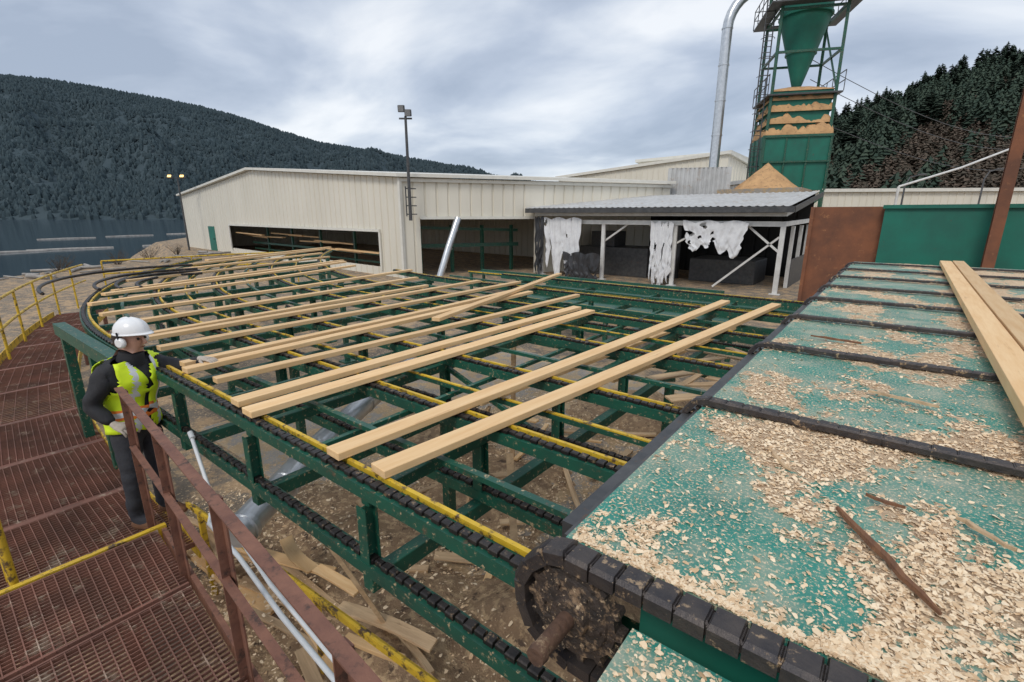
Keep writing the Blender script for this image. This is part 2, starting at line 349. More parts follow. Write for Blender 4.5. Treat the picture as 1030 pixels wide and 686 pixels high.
tr(C+dsn*.9,C+dsn*7.2,3.02,3.02,nS,.08,.14); tr(C,C,0,EZ-.02,(nG+nS)*.5,.16,.16)
tr(C+dsn*.0,C+dS,EZ-.12,EZ-.12,nS,.10,.16)
m.obj('opening_trim',trim,mill)
m=MB(); a=C+dn*28.6;b_=C+dn*30.2; m.beam(Vector((a.x,a.y,1.07))+nG*.02,Vector((b_.x,b_.y,1.07))+nG*.02,.06,2.14); dr=m.obj('door',tealwall,mill)
m=MB(); q=C+dn*28.85; m.tube([Vector((q.x,q.y,1.05))+nG*.05,Vector((q.x,q.y,1.05))+nG*.14],.05,8); m.obj('handle',steel,dr)
for k in range(9):
    q=C+dn*(3+k*2.3)-nG*U(.5,2); q2=q+dn*U(4,6)
    m=MB(); z=U(.7,1.9); m.beam(Vector((q.x,q.y,z)),Vector((q2.x,q2.y,z+U(-.1,.2))),.25,.08)
    tag(m.obj('lumber_board',wood),'pale sawn board inside the dark mill opening','board','boards inside the mill')
m=MB()
for k in range(5):
    q=C+dn*(3+k*4.5)-nG*1.6; m.beam(Vector((q.x,q.y,0)),Vector((q.x,q.y,2.2)),.14,.14)
q=C+dn*2.5-nG*1.6;q2=C+dn*24-nG*1.6; m.beam(Vector((q.x,q.y,.9)),Vector((q2.x,q2.y,.9)),.3,.14); m.beam(Vector((q.x,q.y,.4)),Vector((q2.x,q2.y,.4)),.12,.1)
tag(m.obj('infeed_frame',green),'green steel infeed frame inside the mill opening','conveyor')
m=MB()
for k in range(4):
    q=C+dsn*(1.2+k*1.8)-nS*2.0; m.beam(Vector((q.x,q.y,0)),Vector((q.x,q.y,2.6)),.16,.16)
q=C+dsn*1-nS*2.0;q2=C+dsn*7-nS*2; m.beam(Vector((q.x,q.y,1.5)),Vector((q2.x,q2.y,1.5)),.3,.2); m.beam(Vector((q.x,q.y,2.5)),Vector((q2.x,q2.y,2.3)),.12,.16)
tag(m.obj('machine_frame',green),'dark green machine frame inside the side opening','machine')

def floodpole(base,z0,h,lit,label):
    e_=empty('flood_light',base+Vector((0,0,z0))); tag(e_,label,'light pole')
    m=MB(); m.tube([base+Vector((0,0,z0)),base+Vector((0,0,h))],[.085,.06],10)
    if not lit:
        for z in (3.2,3.6,4.0,4.4): m.beam(base+V(-.18,0,z),base+V(.26,.3,z),.05,.05)
        m.beam(base+V(-.18,0,3.1),base+V(-.18,0,4.5),.04,.04)
    m.beam(base+V(-.7 if lit else -.3,0,h-.1),base+V(.7 if lit else .3,0,h-.1),.07,.07)
    m.obj('pole',steel,e_)
    for sx in (-1,1):
        c=base+V(sx*(.55 if lit else .15),-.12,h+(.0 if lit else (.3 if sx<0 else .12)))
        m=MB(); Rm=Matrix.Rotation(math.radians(38.1),3,'Z')@Matrix.Rotation(math.radians(-25 if lit else 10),3,'X')
        m.box(c,(.42 if lit else .30,.22,.30),Rm); hd=m.obj('lamp_head',steel,e_,bevel=.03)
        m=MB(); m.box(c+Rm@Vector((0,-.125,0)),(.30 if lit else .24,.02,.18 if lit else .24),Rm); m.obj('lamp_glass',lampglow if lit else glass,hd)
floodpole(V(-4.95,24.35,0),2.9,7.6,False,'unlit twin floodlight on a dark pole bracketed to the mill corner')
floodpole(V(-29.6,45,0),0,6.4,True,'lit twin yellow floodlight on a pole at the lakeshore')
m=MB(); m.tube([V(-3.6,23.9,.1),V(-3.15,24.3,1.6),V(-2.7,24.9,3.0)],.17,16)
for t in (.2,.5,.8):
    a=V(-3.6,23.9,.1).lerp(V(-2.7,24.9,3.0),t); m.tube([a,a+V(.02,.02,.06)],.19,16)
tag(m.obj('steel_duct',galv),'slanted galvanised pipe standing in the mill side opening','duct')

# ------------------------------------------------------------ annex shed
AX0,AX1,AY0,AY1=-15.7,-3.6,22.1,29.0
shed=empty('open_shed',((AX0+AX1)/2,(AY0+AY1)/2,0)); tag(shed,'open shed with white steel posts and corrugated grey roof','shed')
m=MB(); vs=[];fs=[]; n=int((AX1-AX0+.6)/.1)
for i in range(n+1):
    x=AX0-.3+i*.1; o_=.035 if (i%3==0) else 0
    vs+=[(x,AY0-.5,3.5+o_),(x,AY1,4.28+o_)]
for i in range(n): fs.append((2*i,2*i+2,2*i+3,2*i+1))
m.add(vs,fs); m.obj('roof',roofm,shed)
m=MB(); m.b2((AX0-.3,AY0-.56,3.27),(AX1+.3,AY0-.505,3.50)); m.beam((AX1+.33,AY0-.5,3.38),(AX1+.33,AY1,4.16),.05,.22); m.obj('fascia',steel,shed)
m=MB(); m.b2((AX0,AY0,2.72),(AX1,AY0+.14,2.92)); m.b2((AX0,AY0-.05,3.12),(AX1,AY0+.12,3.26))
m.beam((AX1-.07,AY0+.2,2.82),(AX1-.07,AY1,2.9),.14,.18); m.beam((AX1-.07,AY0+.2,3.2),(AX1-.07,AY1,3.95),.12,.14)
m.obj('header_beam',whitest,shed)
for px_ in (-15.3,-11.6,-8.0,-3.68):
    m=MB(); m.b2((px_-.09,AY0+.02,0),(px_+.09,AY0+.13,2.715)); m.b2((px_-.2,AY0-.06,0),(px_+.2,AY0+.2,.03)); m.obj('post',whitest,shed)
for yy in (24.6,26.8,28.9):
    m=MB(); m.b2((AX1-.16,yy-.08,0),(AX1-.02,yy+.08,2.7)); m.obj('post',whitest,shed)
for a,b_ in (((-8.0,2.0),(-9.3,2.72)),((-8.0,1.9),(-6.6,2.72)),((-3.75,1.7),(-5.0,2.72)),((-6.2,.1),(-3.8,2.3)),((-11.6,1.9),(-10.4,2.72))):
    m=MB(); m.beam((a[0],AY0+.22,a[1]),(b_[0],AY0+.22,b_[1]),.08,.08); m.obj('brace',whitest,shed)
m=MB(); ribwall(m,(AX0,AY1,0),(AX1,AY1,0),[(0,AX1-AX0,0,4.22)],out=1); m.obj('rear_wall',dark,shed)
m=MB(); m.b2((AX1-.05,AY0+2.6,0),(AX1+.0,AY1-.1,1.25)); m.obj('side_panel',steel,shed)
def tarp(name,x0,x1,zt,zb,y,mat,label,seed,rag=.12):
    m=MB(); nx,nz=44,30; vs=[];fs=[]
    for j in range(nz+1):
        for i in range(nx+1):
            u=i/nx;v=j/nz
            pin=abs(math.cos(u*math.pi*2.5))
            wid=1-.22*v*(1+.8*noise.noise(Vector((v*3,seed,1))))
            x=(x0+x1)/2+(x1-x0)*(u-.5)*wid+ .2*v*noise.noise(Vector((v*6,seed,u)))
            z=zt-(zt-zb)*v*(1-rag*2.6*noise.noise(Vector((u*5,seed,0)))-.10*noise.noise(Vector((u*17,seed,3)))) -.12*(1-pin)*(1-v)
            yy=y-.05*noise.noise(Vector((u*7,v*2.5,seed)))-.035*math.sin(u*40+seed+v*1.5)*(.4+.8*v)-.02*math.sin(u*83+v*4)
            vs.append((x,yy,z))
    for j in range(nz):
        for i in range(nx):
            if noise.noise(Vector((i*.17,j*.13,seed*3)))>.42: continue
            a=j*(nx+1)+i; fs.append((a,a+1,a+nx+2,a+nx+1))
    m.add(vs,fs,0,True); tag(m.obj(name,mat),label,'tarp')
tarp('hanging_tarp',-15.0,-12.7,3.05,.4,21.9,tarpw,'torn white plastic tarp hanging between shed posts',1,.3)
tarp('hanging_tarp',-9.1,-8.0,2.9,.1,21.95,tarpw,'narrow crumpled white tarp tied beside a shed post',5,.25)
tarp('hanging_tarp',-7.6,-4.9,2.95,1.75,21.9,tarpw,'wide white tarp draped under the shed header',9,.3)
tarp('hanging_tarp',-13.6,-11.4,1.35,.0,21.6,tarpb,'black plastic tarp draped low across the shed opening',13)
tarp('hanging_tarp',-15.6,-15.0,3.1,.3,21.9,tarpb,'dark narrow tarp hanging beside the mill wall',17)
m=MB(); m.b2((-14,24,.0),(-10,26,1.5)); m.b2((-13.4,24.2,1.5),(-12,25.6,2.3)); m.tube([(-9,25,0),(-9,25,2.6)],.3,12); m.b2((-8,24.5,0),(-5,27,1.1))
tag(m.obj('shed_machine',steel,bevel=.03),'dark grey machine housing standing under the shed roof','machine')

def simple_building(name,p0,p1,depth,z0a,z0b,label,mat=siding,base=0):
    a=Vector(p0);b_=Vector(p1); d=(b_-a).normalized(); nrm=Vector((d.y,-d.x,0)); nrm=nrm if nrm.dot(-a)>0 else -nrm
    e_=empty(name,(a+b_)/2-nrm*depth/2); tag(e_,label,'building'); Ln=(b_-a).length
    fz=(lambda s:z0a+(z0b-z0a)*s/Ln)
    s_=1 if nrm.dot(Vector((d.y,-d.x,0)))>0 else -1
    m=MB(); ribwall(m,a,b_,[(0,Ln,base,fz)],out=-s_); m.obj('front_wall',mat,e_)
    m=MB(); ribwall(m,a-nrm*depth,b_-nrm*depth,[(0,Ln,base,fz)],out=s_); m.obj('rear_wall',mat,e_)
    m=MB(); ribwall(m,a,a-nrm*depth,[(0,depth,base,z0a)],out=1); m.obj('side_wall',mat,e_)
    m=MB(); ribwall(m,b_,b_-nrm*depth,[(0,depth,base,z0b)],out=1); m.obj('side_wall',mat,e_)
    m=MB(); q=[a-d*.3+nrm*.3,b_+d*.3+nrm*.3,b_+d*.3-nrm*(depth+.3),a-d*.3-nrm*(depth+.3)]; zz=[z0a,z0b,z0b,z0a]
    vs=[Vector((q[i].x,q[i].y,zz[i]+.02)) for i in range(4)]+[Vector((q[i].x,q[i].y,zz[i]+.3)) for i in range(4)]
    m.add(vs,[(3,2,1,0),(4,5,6,7),(0,1,5,4),(1,2,6,5),(2,3,7,6),(3,0,4,7)]); m.obj('roof',trim if mat is siding else roofm,e_)
simple_building('planer_building',V(5.5,60),V(20.6,49),12,7.2,8.75,'cream metal building with sloped roof behind the mill')
simple_building('planer_building',V(20.65,49),V(24,52),10,8.7,7.9,'cream metal building end with short falling roofline')
simple_building('storage_building',V(24,46),V(70,40),14,5.1,5.1,'long low white-roofed building beyond the yard')
simple_building('storage_building',V(19,42),V(24,42),8,5.6,5.6,'small light metal building behind the sawdust tower',mat=whitest)
gb=V(10.6,31.5); e_=empty('chip_bin',gb); tag(e_,'grey corrugated metal chip bin behind the shed roof','bin')
a=V(9.5,31,0);b_=V(12.9,30.0,0); a2=a+V(.9,3);b2=b_+V(.9,3)
for p,q,s_ in ((a,b_,1),(a,a2,-1),(b_,b2,1),(a2,b2,-1)):
    m=MB(); ribwall(m,p,q,[(0,(q-p).length,0,5.9)],out=s_,step=.25,rd=.05); m.obj('side_panel',roofm,e_)
m=MB(); m.add([Vector((p.x,p.y,5.88)) for p in (a,b_,b2,a2)],[(0,1,2,3)]); m.obj('lid',roofm,e_)
bc=V(15.0,30.0)
m=MB(); 
for sx,sy,wx,wy in ((0,-2,4.2,.15),(0,2,4.2,.15),(-2.1,0,.15,3.85),(2.1,0,.15,3.85)): m.box((bc.x+sx,bc.y+sy,2.3),(wx,wy,4.6))
tag(m.obj('sawdust_bunker',concrete),'grey walled bunker filled with sawdust beside the tower','bunker')
m=MB(); vs=[(bc.x,bc.y,6.12)];fs=[]; nr,na=12,40
for i in range(1,nr+1):
    for j in range(na):
        a=6.283*j/na; r=2.0*i/nr; z=6.05-1.62*(i/nr)**1.05+.07*noise.noise(Vector((math.cos(a)*r*2,math.sin(a)*r*2,1))); vs.append((bc.x+r*math.cos(a),bc.y+r*math.sin(a),z+(.1*(1-min(1,i/2)))))
for j in range(na): fs.append((0,1+j,1+(j+1)%na))
for i in range(nr-1):
    for j in range(na): a=1+i*na+j; b2_=1+i*na+(j+1)%na; fs.append((a,a+na,b2_+na,b2_))
m.add(vs,fs,0,True); tag(m.obj('sawdust_pile',sawd2),'cone-shaped pile of orange-brown sawdust in the bunker','sawdust pile')

# ------------------------------------------------------------ cyclone tower
T=V(17.1,32.0); tw=empty('cyclone_tower',T); tag(tw,'green cyclone separator tower above a sawdust-covered hopper','tower')
Rt=Matrix.Rotation(math.radians(38.1-14),3,'Z')
def TP(x,y,z): v=Rt@Vector((x*.9,y*.9,0)); return Vector((T.x+v.x,T.y+v.y,z))
def tbeam(m,a,b_,w_,h_=None,mi=0): m.beam(TP(*a),TP(*b_),w_,h_ or w_,mi)
def sq(z,r): return [TP(-r,-r,z),TP(r,-r,z),TP(r,r,z),TP(-r,r,z)]
def loft(m,rings,mi=0):
    vs=[];fs=[]
    for r in rings: vs+=r
    k=len(rings[0])
    for i in range(len(rings)-1):
        for j in range(k): fs.append((i*k+j,i*k+(j+1)%k,(i+1)*k+(j+1)%k,(i+1)*k+j))
    m.add(vs,fs,mi)
m=MB(); loft(m,[sq(4.6,.1),sq(4.6,1.9),sq(7.6,2.0),sq(7.7,2.0),sq(7.7,1.7)])
m.obj('hopper_box',tealwall,tw)
m=MB()
for x in (-1.95,-.65,.65,1.95): tbeam(m,(x,-2.02,4.6),(x,-2.02,7.7),.08); tbeam(m,(2.02,x,4.6),(2.02,x,7.7),.08); tbeam(m,(-2.02,x,4.6),(-2.02,x,7.7),.08)
for z in (6.2,7.6): tbeam(m,(-2,-2.05,z),(2,-2.05,z),.10); tbeam(m,(2.05,-2,z),(2.05,2,z),.10)
m.obj('stiffener',green,tw)
m=MB()
for x in(-1.9,1.9):
    for y in(-1.9,1.9): tbeam(m,(x,y,0),(x,y,4.6),.22)
    tbeam(m,(x,-1.9,1),(x,1.9,4.2),.12)
tbeam(m,(-1.9,-1.9,1),(1.9,-1.9,4.2),.12); m.obj('support_leg',green,tw)
m=MB(); loft(m,[sq(7.72,1.65),sq(10.1,1.75),sq(10.1,1.3),sq(10.0,.2)]); 
m.obj('upper_hopper',tealwall,tw)
for z,r,ht in ((7.72,1.98,.9),(8.35,1.84,.7),(9.0,1.86,.7),(9.6,1.84,.45),(10.1,1.78,.25)):
    m=MB(); vs=[];fs=[]; nn_=96
    def ringpt(k,rr,z_):
        f=(k%nn_)/nn_*4; i=int(f); t=f-i; c=[(-1,-1),(1,-1),(1,1),(-1,1),(-1,-1)]; x=c[i][0]+(c[i+1][0]-c[i][0])*t; y=c[i][1]+(c[i+1][1]-c[i][1])*t
        return TP(x*rr,y*rr,z_)
    for k in range(nn_):
        nv=.55*noise.noise(Vector((k*.09,z*3,0)))+.45*noise.noise(Vector((k*.37,z*3,4)))+.4*noise.noise(Vector((k*1.1,z,8)))
        hh=max(.03,ht*(.62+.95*nv))
        vs+=[ringpt(k,r+.03,z-.02),ringpt(k,r+.01+.03*nv,z+hh*.25),ringpt(k,r-.08,z+hh*.7),ringpt(k,1.45,z+max(.12,hh)),ringpt(k,.6,z+.4)]
    for k in range(nn_):
        for q in range(4): a=k*5+q; b2_=((k+1)%nn_)*5+q; fs.append((a,b2_,b2_+1,a+1))
    m.add(vs,fs,0,True); m.obj('sawdust_drift',sawd2,tw)
m=MB()
for x in(-1.85,1.85):
    for y in(-1.85,1.85): tbeam(m,(x,y,7.7),(x*.98,y*.98,17.2),.15)
for z in (9.9,12.1,14.25): 
    for s_ in(-1.85,1.85): tbeam(m,(-1.85,s_,z),(1.85,s_,z),.12); tbeam(m,(s_,-1.85,z),(s_,1.85,z),.12)
tbeam(m,(1.85,-1.85,10),(1.85,1.85,14),.08); 
m.obj('tower_frame',green,tw)
m=MB()
m.tube([TP(0,0,10.2),TP(0,0,10.6),TP(0,0,13.9),TP(0,0,14.3),TP(0,0,16.8)],[.22,.26,1.25,1.35,1.35],32); 
m.tube([TP(0,0,14.25),TP(0,0,14.35)],1.42,32); m.tube([TP(0,0,12.3),TP(0,0,12.38)],.84,32)
m.obj('cyclone_cone',tealwall,tw)
def platform(z,r,rail=True):
    m=MB()
    ring=[(-r,-r),(r,-r),(r,r),(-r,r)]
    for i in range(4):
        a=ring[i];b_=ring[(i+1)%4]
        ia=(a[0]*.72,a[1]*.72);ib=(b_[0]*.72,b_[1]*.72)
        vs=[TP(*a,z),TP(*b_,z),TP(*ib,z),TP(*ia,z)]; m.add(vs+[v-Vector((0,0,.08)) for v in vs],[(0,1,2,3),(7,6,5,4),(0,4,5,1),(1,5,6,2),(2,6,7,3),(3,7,4,0)])
    m.obj('platform',steel,tw)
    m=MB()
    for i in range(4):
        if not rail and i in (0,2): continue
        a=ring[i];b_=ring[(i+1)%4]
        for h in (.55,1.05): tbeam(m,(*a,z+h),(*b_,z+h),.04)
        for k in range(5):
            f=k/4; x=a[0]+(b_[0]-a[0])*f;y=a[1]+(b_[1]-a[1])*f; tbeam(m,(x,y,z),(x,y,z+1.05),.04)
    m.obj('guard_rail',steel,tw)
platform(9.9,2.15,False); platform(14.5,2.6)
m=MB()
for x in(-2.6,-2.1): tbeam(m,(x,-1.2,4.6),(x,-1.2,15.5),.06)
for k in range(36): tbeam(m,(-2.6,-1.2,4.8+k*.3),(-2.1,-1.2,4.8+k*.3),.035)
for z in (6,7,8,9,10,11,12,13,14): m.tube([TP(-2.35+.4*math.cos(a),-1.2-.45*math.sin(a)-.0,z) for a in [math.pi*i/8 for i in range(9)]],.02,4)
m.obj('caged_ladder',steel,tw)
m=MB(); b0=V(13.0,33.0); pts=[b0+Vector((0,0,z)) for z in (2,5,8,11,14)]
pts+=[V(13.0+2.2*(1-math.cos(a)),33,14+2.2*math.sin(a)) for a in [math.pi/2*i/8 for i in range(1,9)]]+[V(16.6,32.6,16.2)]
m.tube(pts,.30,20)
for z in (4,6,8,10,12,14): m.tube([b0+Vector((0,0,z)),b0+Vector((0,0,z+.07))],.33,20)
tag(m.obj('blower_duct',galv),'tall galvanised blower duct bending into the cyclone tower','duct')

m=MB(); m.b2((-2.35,18.5,0),(-.25,18.62,3.42))
for x in(-2.3,-.35): m.b2((x-.05,18.42,0),(x+.05,18.5,3.42))
tag(m.obj('rusty_steel_wall',rustwall),'rust-covered steel sheet wall beside a green wall','wall')
m=MB(); m.b2((-.45,18.2,0),(9,18.34,3.40)); m.b2((-.5,18.12,3.36),(9,18.42,3.46))
for x in (3.5,5.5,7.5): m.b2((x-.05,18.12,0),(x+.05,18.2,3.36))
tag(m.obj('green_steel_wall',tealwall),'flat teal green painted steel wall with capped top','wall')
m=MB(); m.b2((1.82,17.6,0),(2.06,17.64,7)); m.b2((1.82,17.86,0),(2.06,17.9,7)); m.b2((1.92,17.64,0),(1.96,17.86,7))
tag(m.obj('steel_column',rustwall),'rust-brown steel column standing by the green wall','column')
for (x,y,h) in ((31,40,6.2),(39,42,6.8)):
    bp=V(x,y,0); e_=empty('street_lamp',bp); tag(e_,'grey yard lamp on a curved pole near the low building','street lamp','yard lamps')
    m=MB(); m.tube([bp,bp+Vector((0,0,h-.8)),bp+V(.3,0,h-.2),bp+V(1.0,0,h)],[.08,.06,.05,.04],8); m.obj('pole',steel,e_)
    m=MB(); m.box(bp+V(1.2,0,h),(.55,.3,.14)); m.obj('lamp_head',steel,e_,bevel=.03)
m=MB(); m.tube([V(29,38,5.2),V(33,37.6,6.5),V(36.4,37.4,7.9)],[.08,.08,.07],10); m.tube([V(36.4,37.4,7.9),V(36.6,37.4,7.3)],.1,10); m.tube([V(29,38,0),V(29,38,5.2)],.09,10)
tag(m.obj('discharge_pipe',whitest),'white inclined pipe on a post above the yard roofs','pipe')
for k,(za,zb) in enumerate(((11.5,10.0),(12.6,11.2),(9.4,8.3))):
    m=MB(); m.tube([V(19+f*70,34+f*40,za+(zb-za)*f+9*f*f-3.2*math.sin(f*math.pi)) for f in [i/20 for i in range(21)]],.022,5)
    tag(m.obj('power_cable',steel),'thin dark cable strung from the tower to the hillside','cable','cables from the tower')

# ------------------------------------------------------------ lumber deck
YK=[1.21,2.05,2.95,4.1,5.4,6.7,7.95]
YM=[1.62,2.48,3.52,4.75,6.05,7.3]
def cofs(X): return .045*(-6-X)**2 if X<-6 else 0
XE=-.85
deck=empty('lumber_deck',(-7,5,0)); tag(deck,'green steel lumber sorting deck with yellow edged drag chains','conveyor')
def links(m,path,pitch,w_,h_,gap=.12,alt=True,mi=0,closed=False):
    seg=[];tot=0
    for a,b_ in zip(path,path[1:]): l=(b_-a).length; seg.append((tot,l,a,b_)); tot+=l
    s=pitch/2;k=0;i=0
    while s<tot-pitch*.3:
        while i<len(seg)-1 and s>seg[i][0]+seg[i][1]: i+=1
        t0,l,a,b_=seg[i]; d=(b_-a).normalized(); c=a+d*(s-t0)
        side=Vector((0,1,0)) if abs(d.y)<.7 else Vector((1,0,0))
        side=(side-d*side.dot(d)).normalized(); upv=side.cross(d)
        if upv.z<0 and abs(upv.z)>.3 and not closed: upv=-upv
        if closed and upv.z<0 and i<20: upv=-upv
        jit=U(-.0015,.0015) if closed else 0
        L_=pitch*(1-gap)/2; W=w_/2*(1 if (not alt or k%2==0) else .68); H=h_/2; ch=min(H,W)*.45
        vs=[]
        for e_ in(-1,1):
            ll=L_*e_
            for (yy,zz,sh) in ((-W,-H,0),(W,-H,0),(W,H-ch,0),(W-ch,H,.12),(-W+ch,H,.12),(-W,H-ch,0)):
                vs.append(c+d*(ll*(1-sh))+side*(yy+jit*2)+upv*(zz+jit))
        m.add(vs,[(0,1,2,3,4,5)[::-1],(6,7,8,9,10,11)]+[(q,(q+1)%6,(q+1)%6+6,q+6) for q in range(6)],mi)
        s+=pitch;k+=1
def xpath(Y,z,x0,x1,curve=True,n=40):
    return [Vector((x0+(x1-x0)*i/n,Y+(cofs(x0+(x1-x0)*i/n) if curve else 0),z)) for i in range(n+1)]
def ribbon(m,path,y0,y1,z0,z1,mi=0):
    vs=[];fs=[]
    for p in path: vs+=[(p.x,p.y+y0,z0),(p.x,p.y+y1,z0),(p.x,p.y+y1,z1),(p.x,p.y+y0,z1)]
    k=len(path)
    for i in range(k-1):
        for j in range(4): fs.append((i*4+j,i*4+(j+1)%4,i*4+4+(j+1)%4,i*4+4+j))
    fs+=[(0,1,2,3),tuple(4*(k-1)+q for q in(3,2,1,0))]; m.add(vs,fs,mi)
ZL=1.50
for k,Y in enumerate(YK):
    xf=-15.8 if k<5 else (-9 if k==5 else -6.5)
    pth=xpath(Y,0,xf,XE)
    m=MB(); ribbon(m,pth,-.050,.06,1.943,1.957); ribbon(m,pth,-.050,-.043,1.89,1.943); ribbon(m,pth,.053,.06,1.905,1.943)
    br=m.obj('chain_rail',green,deck)
    m=MB(); ribbon(m,pth,.034,.056,1.959,1.984); m.obj('wear_strip',yellow,br)
    m=MB(); pc=xpath(Y-.012,1.972,xf,XE); links(m,pc,.052,.048,.022); m.obj('drag_chain',chainm,br)
    pth=xpath(Y,0,max(xf,-9),-.55)
    m=MB(); ribbon(m,pth,-.04,.045,ZL-.012,ZL); ribbon(m,pth,-.04,-.033,ZL-.07,ZL-.012)
    br=m.obj('return_rail',green,deck)
    m=MB(); links(m,xpath(Y,ZL+.016,max(xf,-9),-.55),.056,.048,.026); m.obj('return_chain',chainm,br)
for k,Y in enumerate(YM):
    xf=-15 if k<4 else -7.5
    m=MB(); pth=xpath(Y,0,xf,XE-.03); ribbon(m,pth,-.02,.02,1.905,1.935); br=m.obj('guide_rail',green,deck)
    if k in(1,3): m=MB(); ribbon(m,pth,-.013,.013,1.937,1.946); m.obj('wear_strip',yellow,br)
LX=[-1.86,-3.1,-4.35,-5.9,-7.5,-9.3,-11.2,-13.2,-15.2]
for i,X in enumerate(LX):
    c=cofs(X); ye=YK[-1] if X>-6.4 else (YK[5] if X>-9.1 else YK[4])
    m=MB(); m.b2((X-.03,1.2+c,1.815),(X+.03,ye+c+.1,1.887)); m.obj('cross_beam',green,deck,bevel=.005)
    if X>-9: m=MB(); m.b2((X-.04,1.18+c,1.33),(X+.04,ye+c+.1,1.425)); m.obj('lower_cross_beam',green,deck,bevel=.005)
    for k,Y in enumerate(YK):
        if Y>ye+.01 or (k%2 and i%2): continue
        y=Y+c
        if X>-9:
            m=MB(); m.b2((X-.036,y-.036,1.427),(X+.036,y-.030,1.813)); m.b2((X-.036,y+.030,1.427),(X+.036,y+.036,1.813)); m.b2((X-.005,y-.030,1.427),(X+.005,y+.030,1.813)); m.obj('stub_leg',green,deck)
        if (k in(2,5) and i%2==1 and X>-9) or (k==4 and i==0) or X<-9:
            m=MB(); m.b2((X-.045,y-.045,.03),(X+.045,y+.045,1.328 if X>-9 else 1.813)); m.b2((X-.14,y-.14,0),(X+.14,y+.14,.03)); m.obj('column',green,deck)
for X in (-2.5,-3.75,-5.1,-6.7,-8.4,-10.3):
    c=cofs(X); m=MB(); m.b2((X-.018,1.2+c,1.855),(X+.018,(6.7 if X>-8 else 5.4)+c,1.886)); m.obj('cross_tie',green,deck)
for (x0,x1,y) in ((-1.86,-3.1,2.95),(-4.35,-3.1,4.1),(-5.9,-4.35,5.4)):
    m=MB(); m.beam((x0,y+.02,1.40),(x1,y+.02,1.84),.03,.04); m.obj('brace',green,deck)
m=MB(); m.tube([(XE+.0,1.3,1.87),(XE+.0,8.2,1.87)],.025,12); m.obj('head_shaft',steel,deck)
for Y in YK[1:]:
    m=MB(); m.tube([(XE,Y-.035,1.87),(XE,Y-.0,1.87)],.08,18); m.obj('sprocket',rustm,deck)
m=MB(); m.b2((-7.6,1.02,1.84),(-5.25,1.13,1.97)); m.obj('edge_box_beam',green,deck)
for x in (-6.2,-7.4):
    m=MB(); m.b2((x,1.03,.6),(x+.09,1.12,1.838)); m.obj('column',green,deck)
for k,r0 in enumerate((1.0,1.25,1.5,2.1)):
    m=MB(); cx,cy=-8.6,3.6
    m.tube([(cx-r0*1.5*math.cos(a)-1.2,cy-r0*math.sin(a)*1.1,2.02+.015*k) for a in [math.pi*(-.1+.6*i/16) for i in range(17)]],.026,8)
    tag(m.obj('curved_guide',chainm),'black curved guide hose lying across the deck end','guide','curved guides at the deck end')
BD=[(-1.79,1.24,-1.17,7.32,.12),(-2.11,1.20,-1.78,7.14,.12),(-3.0,1.17,-2.93,5.35,.13),(-3.24,1.20,-3.18,5.45,.12),(-3.80,1.3,-3.68,6.3,.085),
(-4.27,1.26,-4.45,6.15,.1),(-4.44,1.30,-4.75,6.6,.09),(-5.15,1.35,-5.25,6.9,.1),(-5.70,1.38,-5.95,6.6,.1),(-5.86,1.30,-6.25,5.6,.09),(-6.7,1.5,-7.2,6.2,.11),(-7.5,1.45,-8.3,7,.1),
(-8.5,1.55,-10.1,6.8,.1),(-9.4,1.9,-11.1,7.2,.11),(-9.75,2.1,-11.5,7.4,.1),(-11.0,2.6,-12.8,7.8,.1),(-12.2,3.4,-14.2,8.4,.12),(-13.5,4.5,-15.7,9.4,.12),(-14.4,5.2,-16.6,10.2,.12)]
def board(x0,y0,x1,y1,w_,z,label,group,mat=wood,th=.042,tilt=0,name='lumber_board'):
    d=Vector((x1-x0,y1-y0,0)); l=d.length; m=MB(); nseg=8; vs=[];fs=[]
    bow=U(-.010,.010) if th<.06 else 0; bz=U(0,.006)
    for i in range(nseg+1):
        y=-l/2+l*i/nseg; bx=bow*math.sin(math.pi*i/nseg)*3; zz=bz*math.cos(math.pi*2*i/nseg)+bz
        vs+=[(-w_/2+bx,y,zz),(w_/2+bx,y,zz),(w_/2+bx,y,th+zz),(-w_/2+bx,y,th+zz)]
    for i in range(nseg):
        for j in range(4): fs.append((i*4+j,i*4+4+j,i*4+4+(j+1)%4,i*4+(j+1)%4))
    fs+=[(0,1,2,3),tuple(nseg*4+q for q in(3,2,1,0))]
    m.add(vs,fs); o=m.obj(name,mat,local=True,bevel=.004)
    o.location=((x0+x1)/2,(y0+y1)/2,z); o.rotation_euler=(tilt,0,math.atan2(-d.x,d.y)); tag(o,label,'board',group); return o
for b_ in BD: board(*b_,1.987,'fresh pale sawn board lying across the green deck chains','boards on the lumber deck')
board(-3.9,3.6,-5.1,8.0,.1,2.04,'pale sawn board stacked slantwise over other boards','boards on the lumber deck')
board(-2.1,4.3,-1.75,7.6,.1,ZL+.035,'sawn board lying on the lower return chains','boards below the deck')
board(-2.75,3.0,-2.4,7.0,.12,ZL+.035,'sawn board lying on the lower return chains','boards below the deck')

m=MB(); m.tube([(-5.2,4.3,1.12),(-4.6,3.1,1.08),(-4.05,2.1,1.02),(-3.45,1.15,.95)],.115,20)
for f in (0,.25,.5,.75,1):
    a=Vector((-4.6,3.1,1.08)).lerp(Vector((-3.5,1.25,.955)),f); m.tube([a,a+Vector((.02,-.035,-.002))],.126,20)
tag(m.obj('steel_duct',galv),'shiny galvanised round duct slanting beneath the lumber deck','duct')

